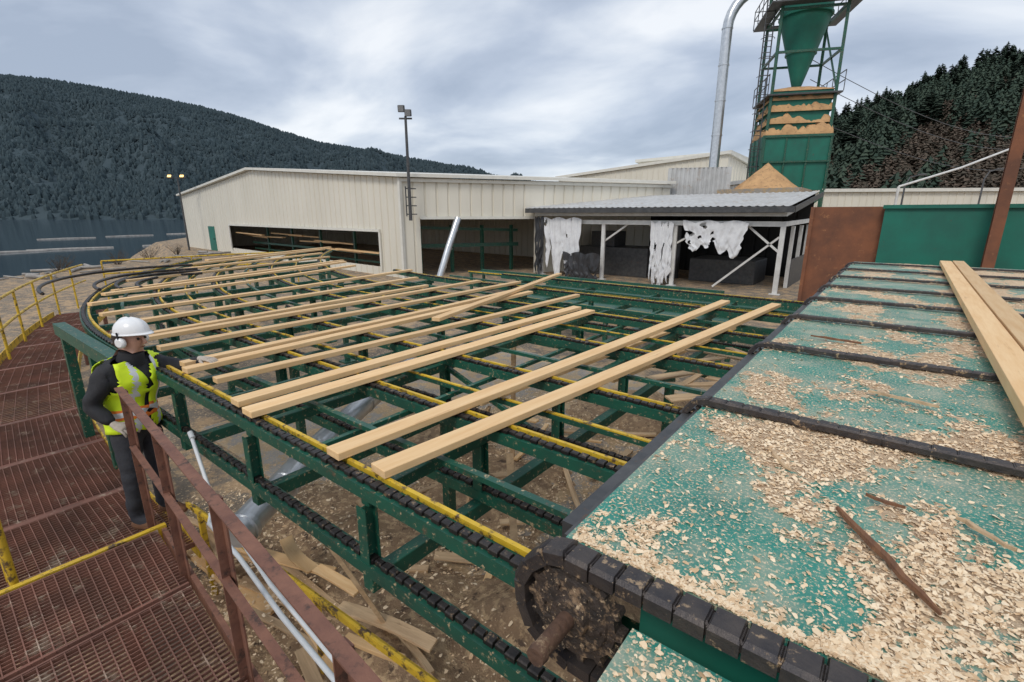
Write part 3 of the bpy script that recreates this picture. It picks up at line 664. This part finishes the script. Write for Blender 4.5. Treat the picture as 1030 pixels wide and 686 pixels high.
# ------------------------------------------------------------ plate conveyor
PZ=2.2
plate=empty('plate_conveyor',(1.3,6,0)); tag(plate,'teal steel plate conveyor covered in sawdust with heavy chains','conveyor')
m=MB(); m.b2((-.69,1.16,PZ-.02),(4.2,13.0,PZ)); m.obj('deck_plate',teal,plate)
m=MB(); m.b2((-.39,.74,PZ-.07),(4.2,1.01,PZ-.05)); m.obj('front_plate',teal,plate)
m=MB(); m.b2((-.79,1.3,PZ-.19),(-.715,13,PZ-.06)); m.b2((-.72,1.2,PZ-.4),(-.66,13.0,PZ-.025)); m.obj('side_beam',steel,plate)
m=MB(); m.b2((-.35,.72,PZ-.75),(4.2,.76,PZ-.075)); m.obj('front_panel',tealwall,plate)
m=MB(); m.b2((-.42,1.14,PZ-.5),(4.2,1.17,PZ-.025)); m.obj('inner_panel',tealwall,plate)
for x in(-.5,2,4):
    for y in(1.3,5,9,12.8): m=MB(); m.b2((x-.08,y-.08,0),(x+.08,y+.08,PZ-.4)); m.obj('leg',green,plate)
CK=[1.08,2.56,4.04,5.4,6.75,8.05,9.4,10.8,12.2]
for k,Y in enumerate(CK):
    big=(k==0); r=.185 if big else .12; cxx=-.60 if big else -.66; zc=PZ+.035-r if not big else PZ+.02-r
    path=[Vector((4.1-(4.1-cxx)*i/20,Y,zc+r)) for i in range(21)]
    path+=[Vector((cxx-r*math.sin(a),Y,zc+r*math.cos(a))) for a in [math.pi*i/18 for i in range(1,19)]]
    path+=[Vector((cxx+1.5*i/4,Y,zc-r)) for i in range(1,5)]
    m=MB(); pt=.080 if big else .082
    links(m,path,pt,.088 if big else .06,.050 if big else .036,gap=.07,alt=False,closed=True)
    links(m,path,pt,.060,.030,gap=-.08,alt=False,closed=True)
    m.obj('drag_chain',chainbig,plate)
    m=MB(); nt_=14; ro=r-.02; ring=[]
    for q in range(nt_):
        for (da,rr) in ((-.20,ro-.022),(-.12,ro),(.12,ro),(.20,ro-.022)):
            a=6.283*(q+da)/nt_; ring.append((cxx+rr*math.cos(a),zc+rr*math.sin(a)))
    kk=len(ring)
    vs=[(x,Y-.022,z) for x,z in ring]+[(x,Y+.022,z) for x,z in ring]
    fs=[(i,(i+1)%kk,(i+1)%kk+kk,i+kk) for i in range(kk)]+[tuple(range(kk-1,-1,-1)),tuple(range(kk,2*kk))]
    m.add(vs,fs); m.tube([(cxx,Y-.05,zc),(cxx,Y-.022,zc)],[.058,.066],20)
    m.tube([(cxx,Y-.030,zc),(cxx,Y-.022,zc)],[ro-.05,ro-.045],28)
    if big:
        for q in range(6): a=6.283*q/6; m.tube([(cxx+.095*math.cos(a),Y-.042,zc+.095*math.sin(a)),(cxx+.095*math.cos(a),Y-.030,zc+.095*math.sin(a))],.010,6)
    m.obj('sprocket',grease,plate)
m=MB(); m.tube([(-.60,.88,PZ+.02-.185),(-.60,1.4,PZ+.02-.185)],.026,20); m.tube([(-.60,.865,PZ+.02-.185),(-.60,.89,PZ+.02-.185)],[.027,.030],20); m.obj('shaft',rustm,plate)
def sdens(x,y):
    n=noise.fractal(Vector((x*1.9,y*1.5,2.2)),.75,2.1,6); n2=noise.noise(Vector((x*11,y*11,7))); n3=noise.noise(Vector((x*28,y*28,5)))
    b_=.0+.15*min(1.2,max(-.5,(x+.1)))+n*.72+.26*n2+.2*n3
    ph=min((y-c) for c in CK if y-c>=-.02) if y>=CK[0] else .3
    b_+=.20*math.exp(-ph*4)-.02
    if y<3.0: b_+=.07
    return b_
m=MB()
def field(x0,x1,y0,y1,st,zb,dens):
    nx=int((x1-x0)/st);ny=int((y1-y0)/st); vs=[];fs=[]
    for j in range(ny+1):
        for i in range(nx+1):
            x=x0+(x1-x0)*i/nx;y=y0+(y1-y0)*j/ny; d=dens(x,y)
            h=-.003+max(-.008,min(.018,d*.020))+.005*noise.noise(Vector((x*40,y*40,0)))+.005*noise.noise(Vector((x*90,y*90,3)))
            if i in(0,nx) or j in(0,ny): h=min(h,.001)
            vs.append((x,y,zb+h))
    for j in range(ny):
        for i in range(nx):
            a=j*(nx+1)+i
            q=(a,a+1,a+nx+2,a+nx+1)
            if max(vs[t][2] for t in q)>zb-.001: fs.append(q)
    return vs,fs
v_,f_=field(-.685,2.6,1.17,4.2,.0105,PZ,sdens); m.add(v_,f_,0,True)
v_,f_=field(-.685,4.1,4.2,12.95,.028,PZ,sdens); m.add(v_,f_,0,True)
v_,f_=field(-.38,2.2,.75,1.0,.012,PZ-.05,lambda x,y:sdens(x+3,y)-.15); m.add(v_,f_,0,True)
o=m.obj('sawdust_layer',sawd,local=True); o['kind']='stuff'
def flake(m,p,l,w_,tiltmax=.4):
    a=U(0,6.283); Rm=Matrix.Rotation(a,3,'Z')@Matrix.Rotation(U(-tiltmax,tiltmax),3,'X')@Matrix.Rotation(U(-tiltmax,tiltmax),3,'Y')
    c=U(0,.3)*l; w_=w_*U(.6,1.9)
    vs=[Rm@Vector((-l/2,-w_/2*U(.2,1),0)),Rm@Vector((U(-.2,.2)*l,-w_/2,c*.5)),Rm@Vector((l/2,-w_/3*U(0,1),0)),Rm@Vector((l/2*U(.5,1),w_/3,0)),Rm@Vector((U(-.2,.2)*l,w_/2,c*.5)),Rm@Vector((-l/2*U(.6,1),w_/2*U(.2,1),0))]
    m.add([v+p for v in vs],[(0,1,4,5),(1,2,3,4)])
m=MB(); k=0
while k<62000:
    y=1.17+ (R()**2.1)*7; x=U(-.67,.3+y*.35 if y<7 else 3)
    d=sdens(x,y)
    if R()>max(.06,min(1,.16+d*1.9)): continue
    s=U(.10,1)**(2.6 if d>-.05 else 3.4); flake(m,Vector((x,y,PZ+max(.001,min(.018,d*.020))+U(0,.004))),.024*s+.003,.009*s+.0022)
    k+=1
for i in range(2400):
    x=U(-.37,1.5);y=U(.76,1.0); s=U(.12,1)**2.6; flake(m,Vector((x,y,PZ-.047)),.024*s+.003,.009*s+.0025)
o=m.obj('wood_chips',chips,local=True); o['kind']='stuff'
def sliver(p0,p1,w_,h_,mat,label,name='wood_sliver'):
    m=MB(); p0=Vector(p0);p1=Vector(p1); n=7
    d=(p1-p0).normalized(); sd=Vector((-d.y,d.x,0))
    vs=[];fs=[]
    for i in range(n+1):
        f=i/n; ww=w_*(.25+.75*math.sin(math.pi*min(1,f*.9+.08)))*U(.8,1.15); hh=h_*U(.7,1.1); c=p0.lerp(p1,f)+sd*U(-.006,.006)
        vs+=[c-sd*ww/2,c+sd*ww/2,c+sd*ww*.3+Vector((0,0,hh)),c-sd*ww*.35+Vector((0,0,hh*.9))]
    for i in range(n):
        for j in range(4): fs.append((i*4+j,i*4+4+j,i*4+4+(j+1)%4,i*4+(j+1)%4))
    fs+=[(0,1,2,3),tuple(n*4+q for q in(3,2,1,0))]; m.add(vs,fs); tag(m.obj(name,mat),label,'wood sliver')
sliver((-.02,1.84,PZ+.02),(.23,1.45,PZ+.025),.025,.014,bark,'long reddish-brown bark sliver lying on the sawdust plate')
sliver((.05,2.00,PZ+.02),(.16,1.97,PZ+.025),.02,.010,bark,'short brown bark splinter on the sawdust plate')
sliver((.3,2.02,PZ+.02),(.42,1.9,PZ+.025),.02,.012,woodx,'short pale splinter on the sawdust plate')
sliver((-.3,2.2,PZ+.01),(-.2,2.05,PZ+.01),.02,.01,woodx,'short pale splinter on the sawdust plate')
sliver((.0,3.3,PZ+.02),(.3,3.2,PZ+.03),.03,.015,woodx,'pale splinter lying beside a plate chain')
sliver((-.45,4.6,PZ+.02),(-.1,4.5,PZ+.03),.03,.015,bark,'brown splinter lying beside a plate chain')
board(.655,2.3,.78,12.6,.165,PZ+.054,'wide heavy sawn plank resting across the plate chains','heavy planks on the plate conveyor',th=.07)
board(.822,1.8,.953,12.5,.16,PZ+.054,'wide heavy sawn plank lying tight beside its neighbour','heavy planks on the plate conveyor',th=.08)

# ------------------------------------------------------------ walkways
def outer(X): return .016*(-5-X)**2 if X<-5 else 0
def gratepanel(x0,x1,z,fo,fi,px_,py_,parent):
    m=MB(); x=x0+.02
    while x<x1-.01:
        m.b2((x-.0025,fo(x),z-.018),(x+.0025,fi(x),z)); x+=px_
    n=int((fi((x0+x1)/2)-fo((x0+x1)/2))/py_)
    for k in range(1,n):
        f=k/n; a=Vector((x0,fo(x0)+(fi(x0)-fo(x0))*f,z-.001)); b_=Vector((x1,fo(x1)+(fi(x1)-fo(x1))*f,z-.001)); m.beam(a,b_,.006,.008)
    m.beam((x0+.008,fo(x0),z-.018),(x0+.008,fi(x0),z-.018),.012,.045); m.beam((x1-.008,fo(x1),z-.018),(x1-.008,fi(x1),z-.018),.012,.045)
    m.obj('grating_panel',grate,parent)
walk=empty('walkway',(-9,.6,0)); tag(walk,'rusty steel grating walkway with yellow edges beside the deck','walkway')
WZ=.6; xs=[-4.12,-5.6,-7.1,-8.6,-10.2,-11.8,-13.6,-15.4,-17.4]
for i in range(len(xs)-1):
    fine=i<3
    gratepanel(xs[i+1]+.03,xs[i]-.03,WZ,outer,lambda X:outer(X)+1.08,.042 if fine else .08,.055 if fine else .12,walk)
for X in xs[1:]:
    m=MB(); m.b2((X-.028,outer(X),WZ-.1),(X+.028,outer(X)+1.08,WZ+.004)); m.obj('cross_member',grate,walk)
pth=[Vector((-4.12-13.3*i/30,outer(-4.12-13.3*i/30),0)) for i in range(31)][::-1]
m=MB(); ribbon(m,pth,-.06,-.045,WZ-.14,WZ+.09); m.obj('toe_board',yellow,walk)
m=MB(); ribbon(m,pth,1.085,1.10,WZ-.14,WZ+.02); m.obj('edge_channel',yellow,walk)
for X in (-4.6,-7.1,-10.2,-13.6,-17.0):
    for f in(0,1.02): m=MB(); m.b2((X-.05,outer(X)+f,0),(X+.05,outer(X)+f+.08,WZ-.105)); m.obj('leg',rustrail,walk)
yr=empty('yellow_railing',(-10,.5,WZ)); tag(yr,'yellow pipe handrail along the outer edge of the walkway','railing')
pr=[Vector((-4.2-15.8*i/30,outer(-4.2-15.8*i/30)+.08,0)) for i in range(31)]
for h,nm in((1.07,'top_rail'),(.58,'mid_rail')):
    m=MB(); m.tube([p+Vector((0,0,WZ+h)) for p in pr],.026,8); m.obj(nm,yellow,yr)
for i in [0,1]+list(range(4,31,3)):
    p=pr[i]; m=MB(); m.tube([p+Vector((0,0,WZ-.12)),p+Vector((0,0,WZ+1.07))],.024,8); m.obj('post',yellow,yr)
yr2=empty('yellow_railing',(-19,7,WZ)); tag(yr2,'yellow handrail closing the far end of the walkway','railing')
pp=[V(-14.5,17.2),V(-12.6,19.2),V(-11.2,20.6),V(-9.5,21.5)]
for h,nm in((1.6,'top_rail'),(1.15,'mid_rail')):
    m=MB(); m.tube([p+Vector((0,0,h)) for p in pp],.028,8); m.obj(nm,yellow,yr2)
for p in pp: m=MB(); m.tube([p,p+Vector((0,0,1.6))],.026,8); m.obj('post',yellow,yr2)
NZ=.9; plat=empty('platform_walkway',(-2,.3,0)); tag(plat,'raised rusty grating platform with yellow front edge','walkway')
fi=lambda X:.84-(X+4.08)*.078
for a,b_ in ((-4.05,-3.25),(-3.22,-1.9),(-1.87,-.5),(-.47,.9)):
    gratepanel(a,b_,NZ,lambda X:-.12,fi,.036,.05,plat)
m=MB(); m.b2((-4.10,-.15,NZ-.16),(-4.06,.9,NZ+.012)); m.obj('edge_plate',yellow,plat)
m=MB(); m.b2((-4.05,-.2,NZ-.1),(.9,-.13,NZ+.05)); m.obj('toe_board',yellow,plat)
m=MB(); m.beam((-4.06,.88,NZ-.06),(.9,.88-4.96*.078,NZ-.06),.03,.10); m.obj('edge_channel',rustrail,plat)
for X in(-3.9,-1.9,.6):
    for y in(-.1,.5): m=MB(); m.b2((X-.05,y,0),(X+.05,y+.08,NZ-.05)); m.obj('leg',rustrail,plat)
br=empty('brown_railing',(-2.7,.7,NZ)); tag(br,'rusty brown angle-iron handrail on the near platform','railing')
ra=Vector((-4.4,.86,0)); rb=Vector((-.55,.55,0))
def rp(f,z): p=ra.lerp(rb,f); return Vector((p.x,p.y,z))
TZ=CZ-1.25
m=MB(); m.beam(rp(0,TZ),rp(1,TZ),.05,.010); m.beam(rp(0,TZ-.03)+Vector((0,.022,0)),rp(1,TZ-.03)+Vector((0,.022,0)),.007,.05); m.obj('top_rail',rustrail,br)
m=MB(); m.beam(rp(.02,TZ-.45),rp(1,TZ-.45),.04,.008); m.beam(rp(.02,TZ-.47)+Vector((0,.018,0)),rp(1,TZ-.47)+Vector((0,.018,0)),.006,.04); m.obj('mid_rail',rustrail,br)
for f in (.02,.27,.55,.85):
    m=MB(); p=rp(f,0); m.b2((p.x-.025,p.y+.03,NZ-.12),(p.x+.025,p.y+.038,TZ-.008)); m.b2((p.x-.025,p.y-.01,NZ-.12),(p.x-.018,p.y+.03,TZ-.008)); m.obj('post',rustrail,br)
m=MB(); m.beam((-4.35,1.13,NZ-.05),(-.9,1.33,NZ-.05),.02,.045); m.beam((-4.35,1.155,NZ-.08),(-.9,1.355,NZ-.08),.05,.008)
for x in(-4.2,-2.6,-1.0): m.b2((x-.02,1.14+(x+4.35)*.058,0),(x+.02,1.18+(x+4.35)*.058,NZ-.09))
tag(m.obj('yellow_guard_beam',yellow),'low yellow steel guard beam below the deck edge','guard beam')
for pts in ([(-3.95,1.13,1.62),(-3.75,1.10,1.46),(-3.45,1.04,1.36),(-3.1,1.03,1.22),(-2.5,.97,1.16),(-1.8,.96,1.06),(-1.2,.9,1.05)],[(-3.2,.95,1.34),(-3.1,.90,1.34),(-2.7,.90,1.29),(-2.1,.84,1.29),(-1.2,.80,1.25)]):
    m=MB(); m.tube(pts,.0135,10); m.tube([Vector(pts[0]),Vector(pts[0])+Vector((.05,-.005,-.03))],.019,10)
    tag(m.obj('plastic_pipe',pvc),'white plastic pipe running beside the brown handrail','pipe','white pipes by the handrail')

# ------------------------------------------------------------ ground debris
for i in range(58):
    X=U(-4.4,-.6); Y=U(1.0,1.7) if i<34 else U(2,6); a=U(-.35,.35)+(math.pi/2 if i<38 else U(0,3)); l=U(.4,1.6)
    board(X-math.sin(a)*l/2,Y+math.cos(a)*l/2,X+math.sin(a)*l/2,Y-math.cos(a)*l/2,U(.04,.11),U(.15,.55) if i<34 else .08,'weathered scrap board lying among sawdust under the deck','scrap boards under the deck',mat=woodx if i%3 else wood,th=U(.015,.04),tilt=U(-.08,.08),name='scrap_board')
board(-4.6,3.5,-2.9,5.8,.12,.5,'scrap board leaning under the deck','scrap boards under the deck',mat=woodx,tilt=.25,name='scrap_board')
for a,b_ in (((-2.35,1.75,.1),(-2.5,1.3,1.3)),((-3.0,3.0,.1),(-2.7,3.1,1.5)),((-3.6,4.6,0),(-3.5,4.5,1.75)),((-1.9,2.5,.1),(-2.3,2.9,1.25))):
    m=MB(); m.beam(a,b_,.06,.025); tag(m.obj('leaning_plank',woodx),'narrow wooden plank leaning against the deck frame','board','leaning planks')
def heap(cx,cy,r,h,name,label,seed,mat=gheap):
    m=MB(); n=70; vs=[];fs=[]
    for j in range(n+1):
        for i in range(n+1):
            x=(i/n-.5)*2;y=(j/n-.5)*2; X=cx+x*r;Y=cy+y*r*.8; d=math.hypot(x,y)*(1+.35*noise.noise(Vector((x*2,y*2,seed+5))))
            z=h*max(0,1-d)**1.2*(1+.5*noise.noise(Vector((x*2.5,y*2.5,seed))))+.05*noise.noise(Vector((X*4,Y*4,seed)))+.022*noise.noise(Vector((X*14,Y*14,seed)))+.012*noise.noise(Vector((X*34,Y*34,seed)))-.06*(d>.95)-.03
            vs.append((X,Y,z))
    for j in range(n):
        for i in range(n): a=j*(n+1)+i; fs.append((a,a+1,a+n+2,a+n+1))
    m.add(vs,fs,0,True); tag(m.obj(name,mat),label,'sawdust pile')
for i,(x,y,r,h) in enumerate([(-2.4,1.5,1.9,.42),(-1.3,2.6,1.5,.6),(-.6,5.2,1.8,1.0),(-3.9,2.2,1.5,.28),(-.7,1.4,1.1,.9),(-2.6,7.2,1.6,.4),(-3.4,3.9,1.3,.22),(-4.9,4.6,1.4,.2)]):
    heap(x,y,r,h,'sawdust_pile','low heap of brown sawdust and chips on the ground',i)
m=MB()
for i in range(26000):
    X=U(-5.5,-.3);Y=1.0+R()**1.4*6.5; s=U(.12,1.1)**2.2; flake(m,Vector((X,Y,.02+ (.35 if Y<2.4 else .06)*R())),.035*s+.005,.012*s+.003)
o=m.obj('ground_chips',chips,local=True); o['kind']='stuff'
for i in range(12):
    X=U(-1.7,-.95);Y=U(4.2,6.0); a=U(0,3.1); l=U(.4,1.0)
    board(X-math.sin(a)*l/2,Y+math.cos(a)*l/2,X+math.sin(a)*l/2,Y-math.cos(a)*l/2,U(.06,.14),ZL+.04+U(0,.08),'broken pale slab piece jammed on the lower chains','broken slabs on the lower chains',mat=woodx,th=.02,tilt=U(-.1,.1),name='scrap_board')
m=MB(); m.b2((-8,2.4,-.1),(-1.6,9,.012)); o=m.obj('concrete_slab',concrete); o['kind']='structure'
for (x0,x1,y,z) in ((-8,-2.5,10.4,1.05),(-9,-1.5,12.6,1.0),(-14,-4,15,.9)):
    e_=empty('conveyor_frame',((x0+x1)/2,y,0)); tag(e_,'green steel conveyor frame standing beyond the deck','conveyor','conveyor frames in the yard')
    m=MB(); m.b2((x0,y-.1,z-.1),(x1,y+.0,z)); m.b2((x0,y+.7,z-.1),(x1,y+.8,z)); m.b2((x0,y+.0,z-.09),(x1,y+.7,z-.06)); m.obj('bed',green,e_)
    n=4
    for k in range(n+1):
        x=x0+.1+(x1-x0-.2)*k/n
        for yy in(y-.09,y+.7): m=MB(); m.b2((x-.05,yy,0),(x+.05,yy+.09,z-.1)); m.obj('leg',green,e_)
    m=MB(); m.b2((x0,y-.12,z-.03),(x1,y-.103,z+.01)); m.obj('edge_strip',yellow,e_)

# ------------------------------------------------------------ person
pb=Vector((-4.78,.99,WZ)); per=empty('person',pb,math.radians(-60)); tag(per,'worker in white helmet and lime vest reaching for a board','person')
nodes=[((0,0,.96),(.165,.125)),((.01,.015,1.10),(.158,.125)),((.01,.045,1.26),(.185,.14)),((0,.07,1.39),(.16,.125)),((0,.09,1.49),(.075,.072)),((0,.12,1.57),(.062,.07)),((0,.15,1.635),(.074,.092)),((0,.15,1.715),(.07,.085)),
((-.185,.10,1.40),(.095,.09)),((-.23,.33,1.34),(.068,.066)),((-.19,.55,1.435),(.046,.044)),
((.185,.04,1.40),(.095,.09)),((.275,-.06,1.16),(.076,.072)),((.27,.12,1.03),(.048,.046)),
((-.10,0,.86),(.11,.115)),((-.115,.04,.50),(.078,.08)),((-.12,-.01,.10),(.058,.06)),((-.13,.12,.05),(.05,.04)),
((.10,0,.86),(.11,.115)),((.125,.02,.50),(.078,.08)),((.13,-.03,.10),(.058,.06)),((.14,.11,.05),(.05,.04))]
edges=[(0,1),(1,2),(2,3),(3,4),(4,5),(5,6),(6,7),(3,8),(8,9),(9,10),(3,11),(11,12),(12,13),(0,14),(14,15),(15,16),(16,17),(0,18),(18,19),(19,20),(20,21)]
me=bpy.data.meshes.new('b'); me.from_pydata([n[0] for n in nodes],edges,[])
tmp=bpy.data.objects.new('tmpbody',me); COL.objects.link(tmp)
md=tmp.modifiers.new('s','SKIN'); md.use_smooth_shade=True
for i,n in enumerate(nodes):
    sv=me.skin_vertices[0].data[i]; sv.radius=n[1]; sv.use_root=(i==0)
ss=tmp.modifiers.new('ss','SUBSURF'); ss.levels=3; ss.render_levels=3
dg=bpy.context.evaluated_depsgraph_get(); dg.update()
bm_=bpy.data.meshes.new_from_object(tmp.evaluated_get(dg)); bpy.data.objects.remove(tmp)
bm_.materials.clear()
for q in (black,trous,skin): bm_.materials.append(q)
for v in bm_.vertices:
    c=v.co
    if .95<c.z<1.5 or abs(c.x)>.15 and c.z>1: v.co+=v.normal*.014*noise.noise(Vector((c.x*9,c.y*9,c.z*14)))
    if .1<c.z<.9 and abs(c.x)<.22: v.co+=v.normal*.009*noise.noise(Vector((c.x*7,c.y*7,c.z*18)))
for p in bm_.polygons:
    c=p.center; p.use_smooth=True
    p.material_index=2 if (c.z>1.53 and abs(c.x)<.12 and c.y<.32) else (1 if c.z<.93 and abs(c.x)<.22 else 0)
body=bpy.data.objects.new('body',bm_); COL.objects.link(body); body.parent=per
bm_.update()
used={};vs=[];fs=[];ms=[]
for p in bm_.polygons:
    c=p.center; ax=abs(c.x)
    if not(.90<c.z<1.48): continue
    if c.z>1.24 and ax>.178: continue
    if ax>.205 or c.y>.24: continue
    if c.x<-.13 and c.y>.17 and c.z>1.2: continue
    if c.y>.07 and ax<.012+.55*max(0,c.z-1.33): continue
    f=[]
    for vi in p.vertices:
        if vi not in used:
            v=bm_.vertices[vi]; used[vi]=len(vs); vs.append(v.co+v.normal*.016)
        f.append(used[vi])
    mi=0
    if .070<ax<.105: mi=1
    if 1.03<c.z<1.08: mi=1
    elif 1.01<c.z<=1.03 or 1.08<=c.z<1.10: mi=2
    fs.append(tuple(f)); ms.append(mi)
m=MB(); m.v=[tuple(v) for v in vs]; m.f=fs; m.m=ms; m.s=[True]*len(fs)
vo=m.obj('vest',[lime,silver,orange],per,local=True); sm_=vo.modifiers.new('t','SOLIDIFY'); sm_.thickness=.006; sm_.offset=1
DY=.04
hc=Vector((0,.11+DY,1.705)); m=MB(); vs=[];fs=[]; nu,nv=48,14
for j in range(nv+1):
    ph=math.pi/2*j/nv; r=max(0,math.cos(ph))**.85
    for i in range(nu):
        a=6.283185*i/nu; vs.append(hc+Vector((.107*r*math.cos(a),.132*r*math.sin(a),.112*math.sin(ph)+(.008 if abs(math.cos(a))<.22 and 0<j<nv else 0))))
for j in range(nv):
    for i in range(nu): fs.append((j*nu+i,j*nu+(i+1)%nu,(j+1)*nu+(i+1)%nu,(j+1)*nu+i))
m.add(vs,fs,0,True); vs=[];fs=[]
for i in range(nu):
    a=6.283185*i/nu; ext=.006+.042*max(0,math.sin(a))**4; c,s=math.cos(a),math.sin(a)
    vs+=[hc+Vector((.107*c,.132*s,.004)),hc+Vector(((.107+.008)*c,(.132+ext)*s,-.008)),hc+Vector(((.107+.008)*c,(.132+ext)*s,-.013)),hc+Vector((.105*c,.13*s,-.006))]
for i in range(nu):
    b_=((i+1)%nu)*4
    for q in range(4): fs.append((i*4+q,b_+q,b_+(q+1)%4,i*4+(q+1)%4))
m.add(vs,fs,0,True); hm=m.obj('helmet',helm,per,local=True)
for sx in(-1,1):
    m=MB(); m.tube([(sx*.078,.10+DY,1.635),(sx*.09,.10+DY,1.635),(sx*.112,.10+DY,1.635),(sx*.120,.10+DY,1.635)],[.03,.042,.042,.028],20); m.obj('ear_muff',[helm],per,local=True)
    m=MB(); m.tube([(sx*.112,.10+DY,1.66),(sx*.118,.10+DY,1.72)],.007,6); m.obj('muff_arm',[black],per,local=True)
    m=MB(); m.tube([(sx*.03,.188+DY,1.655),(sx*.03,.199+DY,1.655)],[.012,.006],8); m.obj('eye',eye,per,local=True)
m=MB(); m.tube([(0,.190+DY,1.665),(0,.212+DY,1.635),(0,.214+DY,1.622),(0,.195+DY,1.612)],[.008,.013,.015,.008],8); m.obj('nose',skin,per,local=True)
m=MB(); m.tube([(-.024,.182+DY,1.588),(0,.193+DY,1.586),(.024,.182+DY,1.588)],[.003,.006,.003],6); m.obj('mouth',bark,per,local=True)
m=MB(); m.tube([(0,.055+DY,1.55),(0,.035+DY,1.60),(0,.03+DY,1.66),(0,.045+DY,1.72)],[.05,.072,.08,.07],16); m.obj('hair',hair,per,local=True)
m=MB(); m.tube([(0,.055+DY*.8,1.47),(0,.065+DY,1.51),(0,.072+DY,1.545)],[.10,.088,.082],20); m.obj('collar',black,per,local=True)
def hand(wrist,d,nrm,side,name,curl):
    m=MB(); wrist=Vector(wrist); d=Vector(d).normalized(); nrm=Vector(nrm); nrm=(nrm-d*nrm.dot(d)).normalized(); s_=d.cross(nrm).normalized()*side
    vs=[];fs=[]
    for t,wd,th in((-.02,.027,.022),(.0,.03,.02),(.03,.040,.018),(.07,.043,.015),(.09,.040,.012)):
        for q in range(12):
            a=6.283*q/12; vs.append(wrist+d*t+s_*(wd*math.cos(a))+nrm*(th*math.sin(a)))
    for i in range(4):
        for q in range(12): fs.append((i*12+q,i*12+(q+1)%12,(i+1)*12+(q+1)%12,(i+1)*12+q))
    fs.append(tuple(48+q for q in range(12))); m.add(vs,fs,0,True)
    for k,(o_,l) in enumerate(((.031,.070),(.011,.08),(-.010,.075),(-.030,.058))):
        b0=wrist+d*.075+s_*o_; pts=[b0]; cur=b0+d*.012; pts.append(cur)
        for f,cv in((.42,curl*.5),(.33,curl*1.2),(.25,curl*1.7)):
            dd=(d*math.cos(cv)-nrm*math.sin(cv)); cur=cur+dd*l*f; pts.append(cur)
        m.tube(pts,[.010,.0105,.0095,.0085,.006],8)
    b0=wrist+d*.02+s_*.028
    m.tube([b0,b0+s_*.022+d*.022-nrm*.008,b0+s_*.03+d*.048-nrm*.018,b0+s_*.028+d*.066-nrm*.03],[.012,.0125,.0105,.007],8)
    m.obj(name,glovem,per,local=True)
hand((-.185,.56,1.445),(.15,.95,.02),(0,0,1),1,'glove',.45)
hand((.27,.125,1.028),(0,.9,-.35),(.3,.2,1),-1,'glove',.8)
for sx,y in((-.125,.04),(.135,.03)):
    m=MB(); m.tube([(sx,y-.09,.04),(sx,y-.05,.05),(sx,y+.05,.05),(sx,y+.13,.035),(sx,y+.165,.028)],[.03,.052,.05,.043,.02],12); m.obj('boot',bark,per,local=True)
print('done')
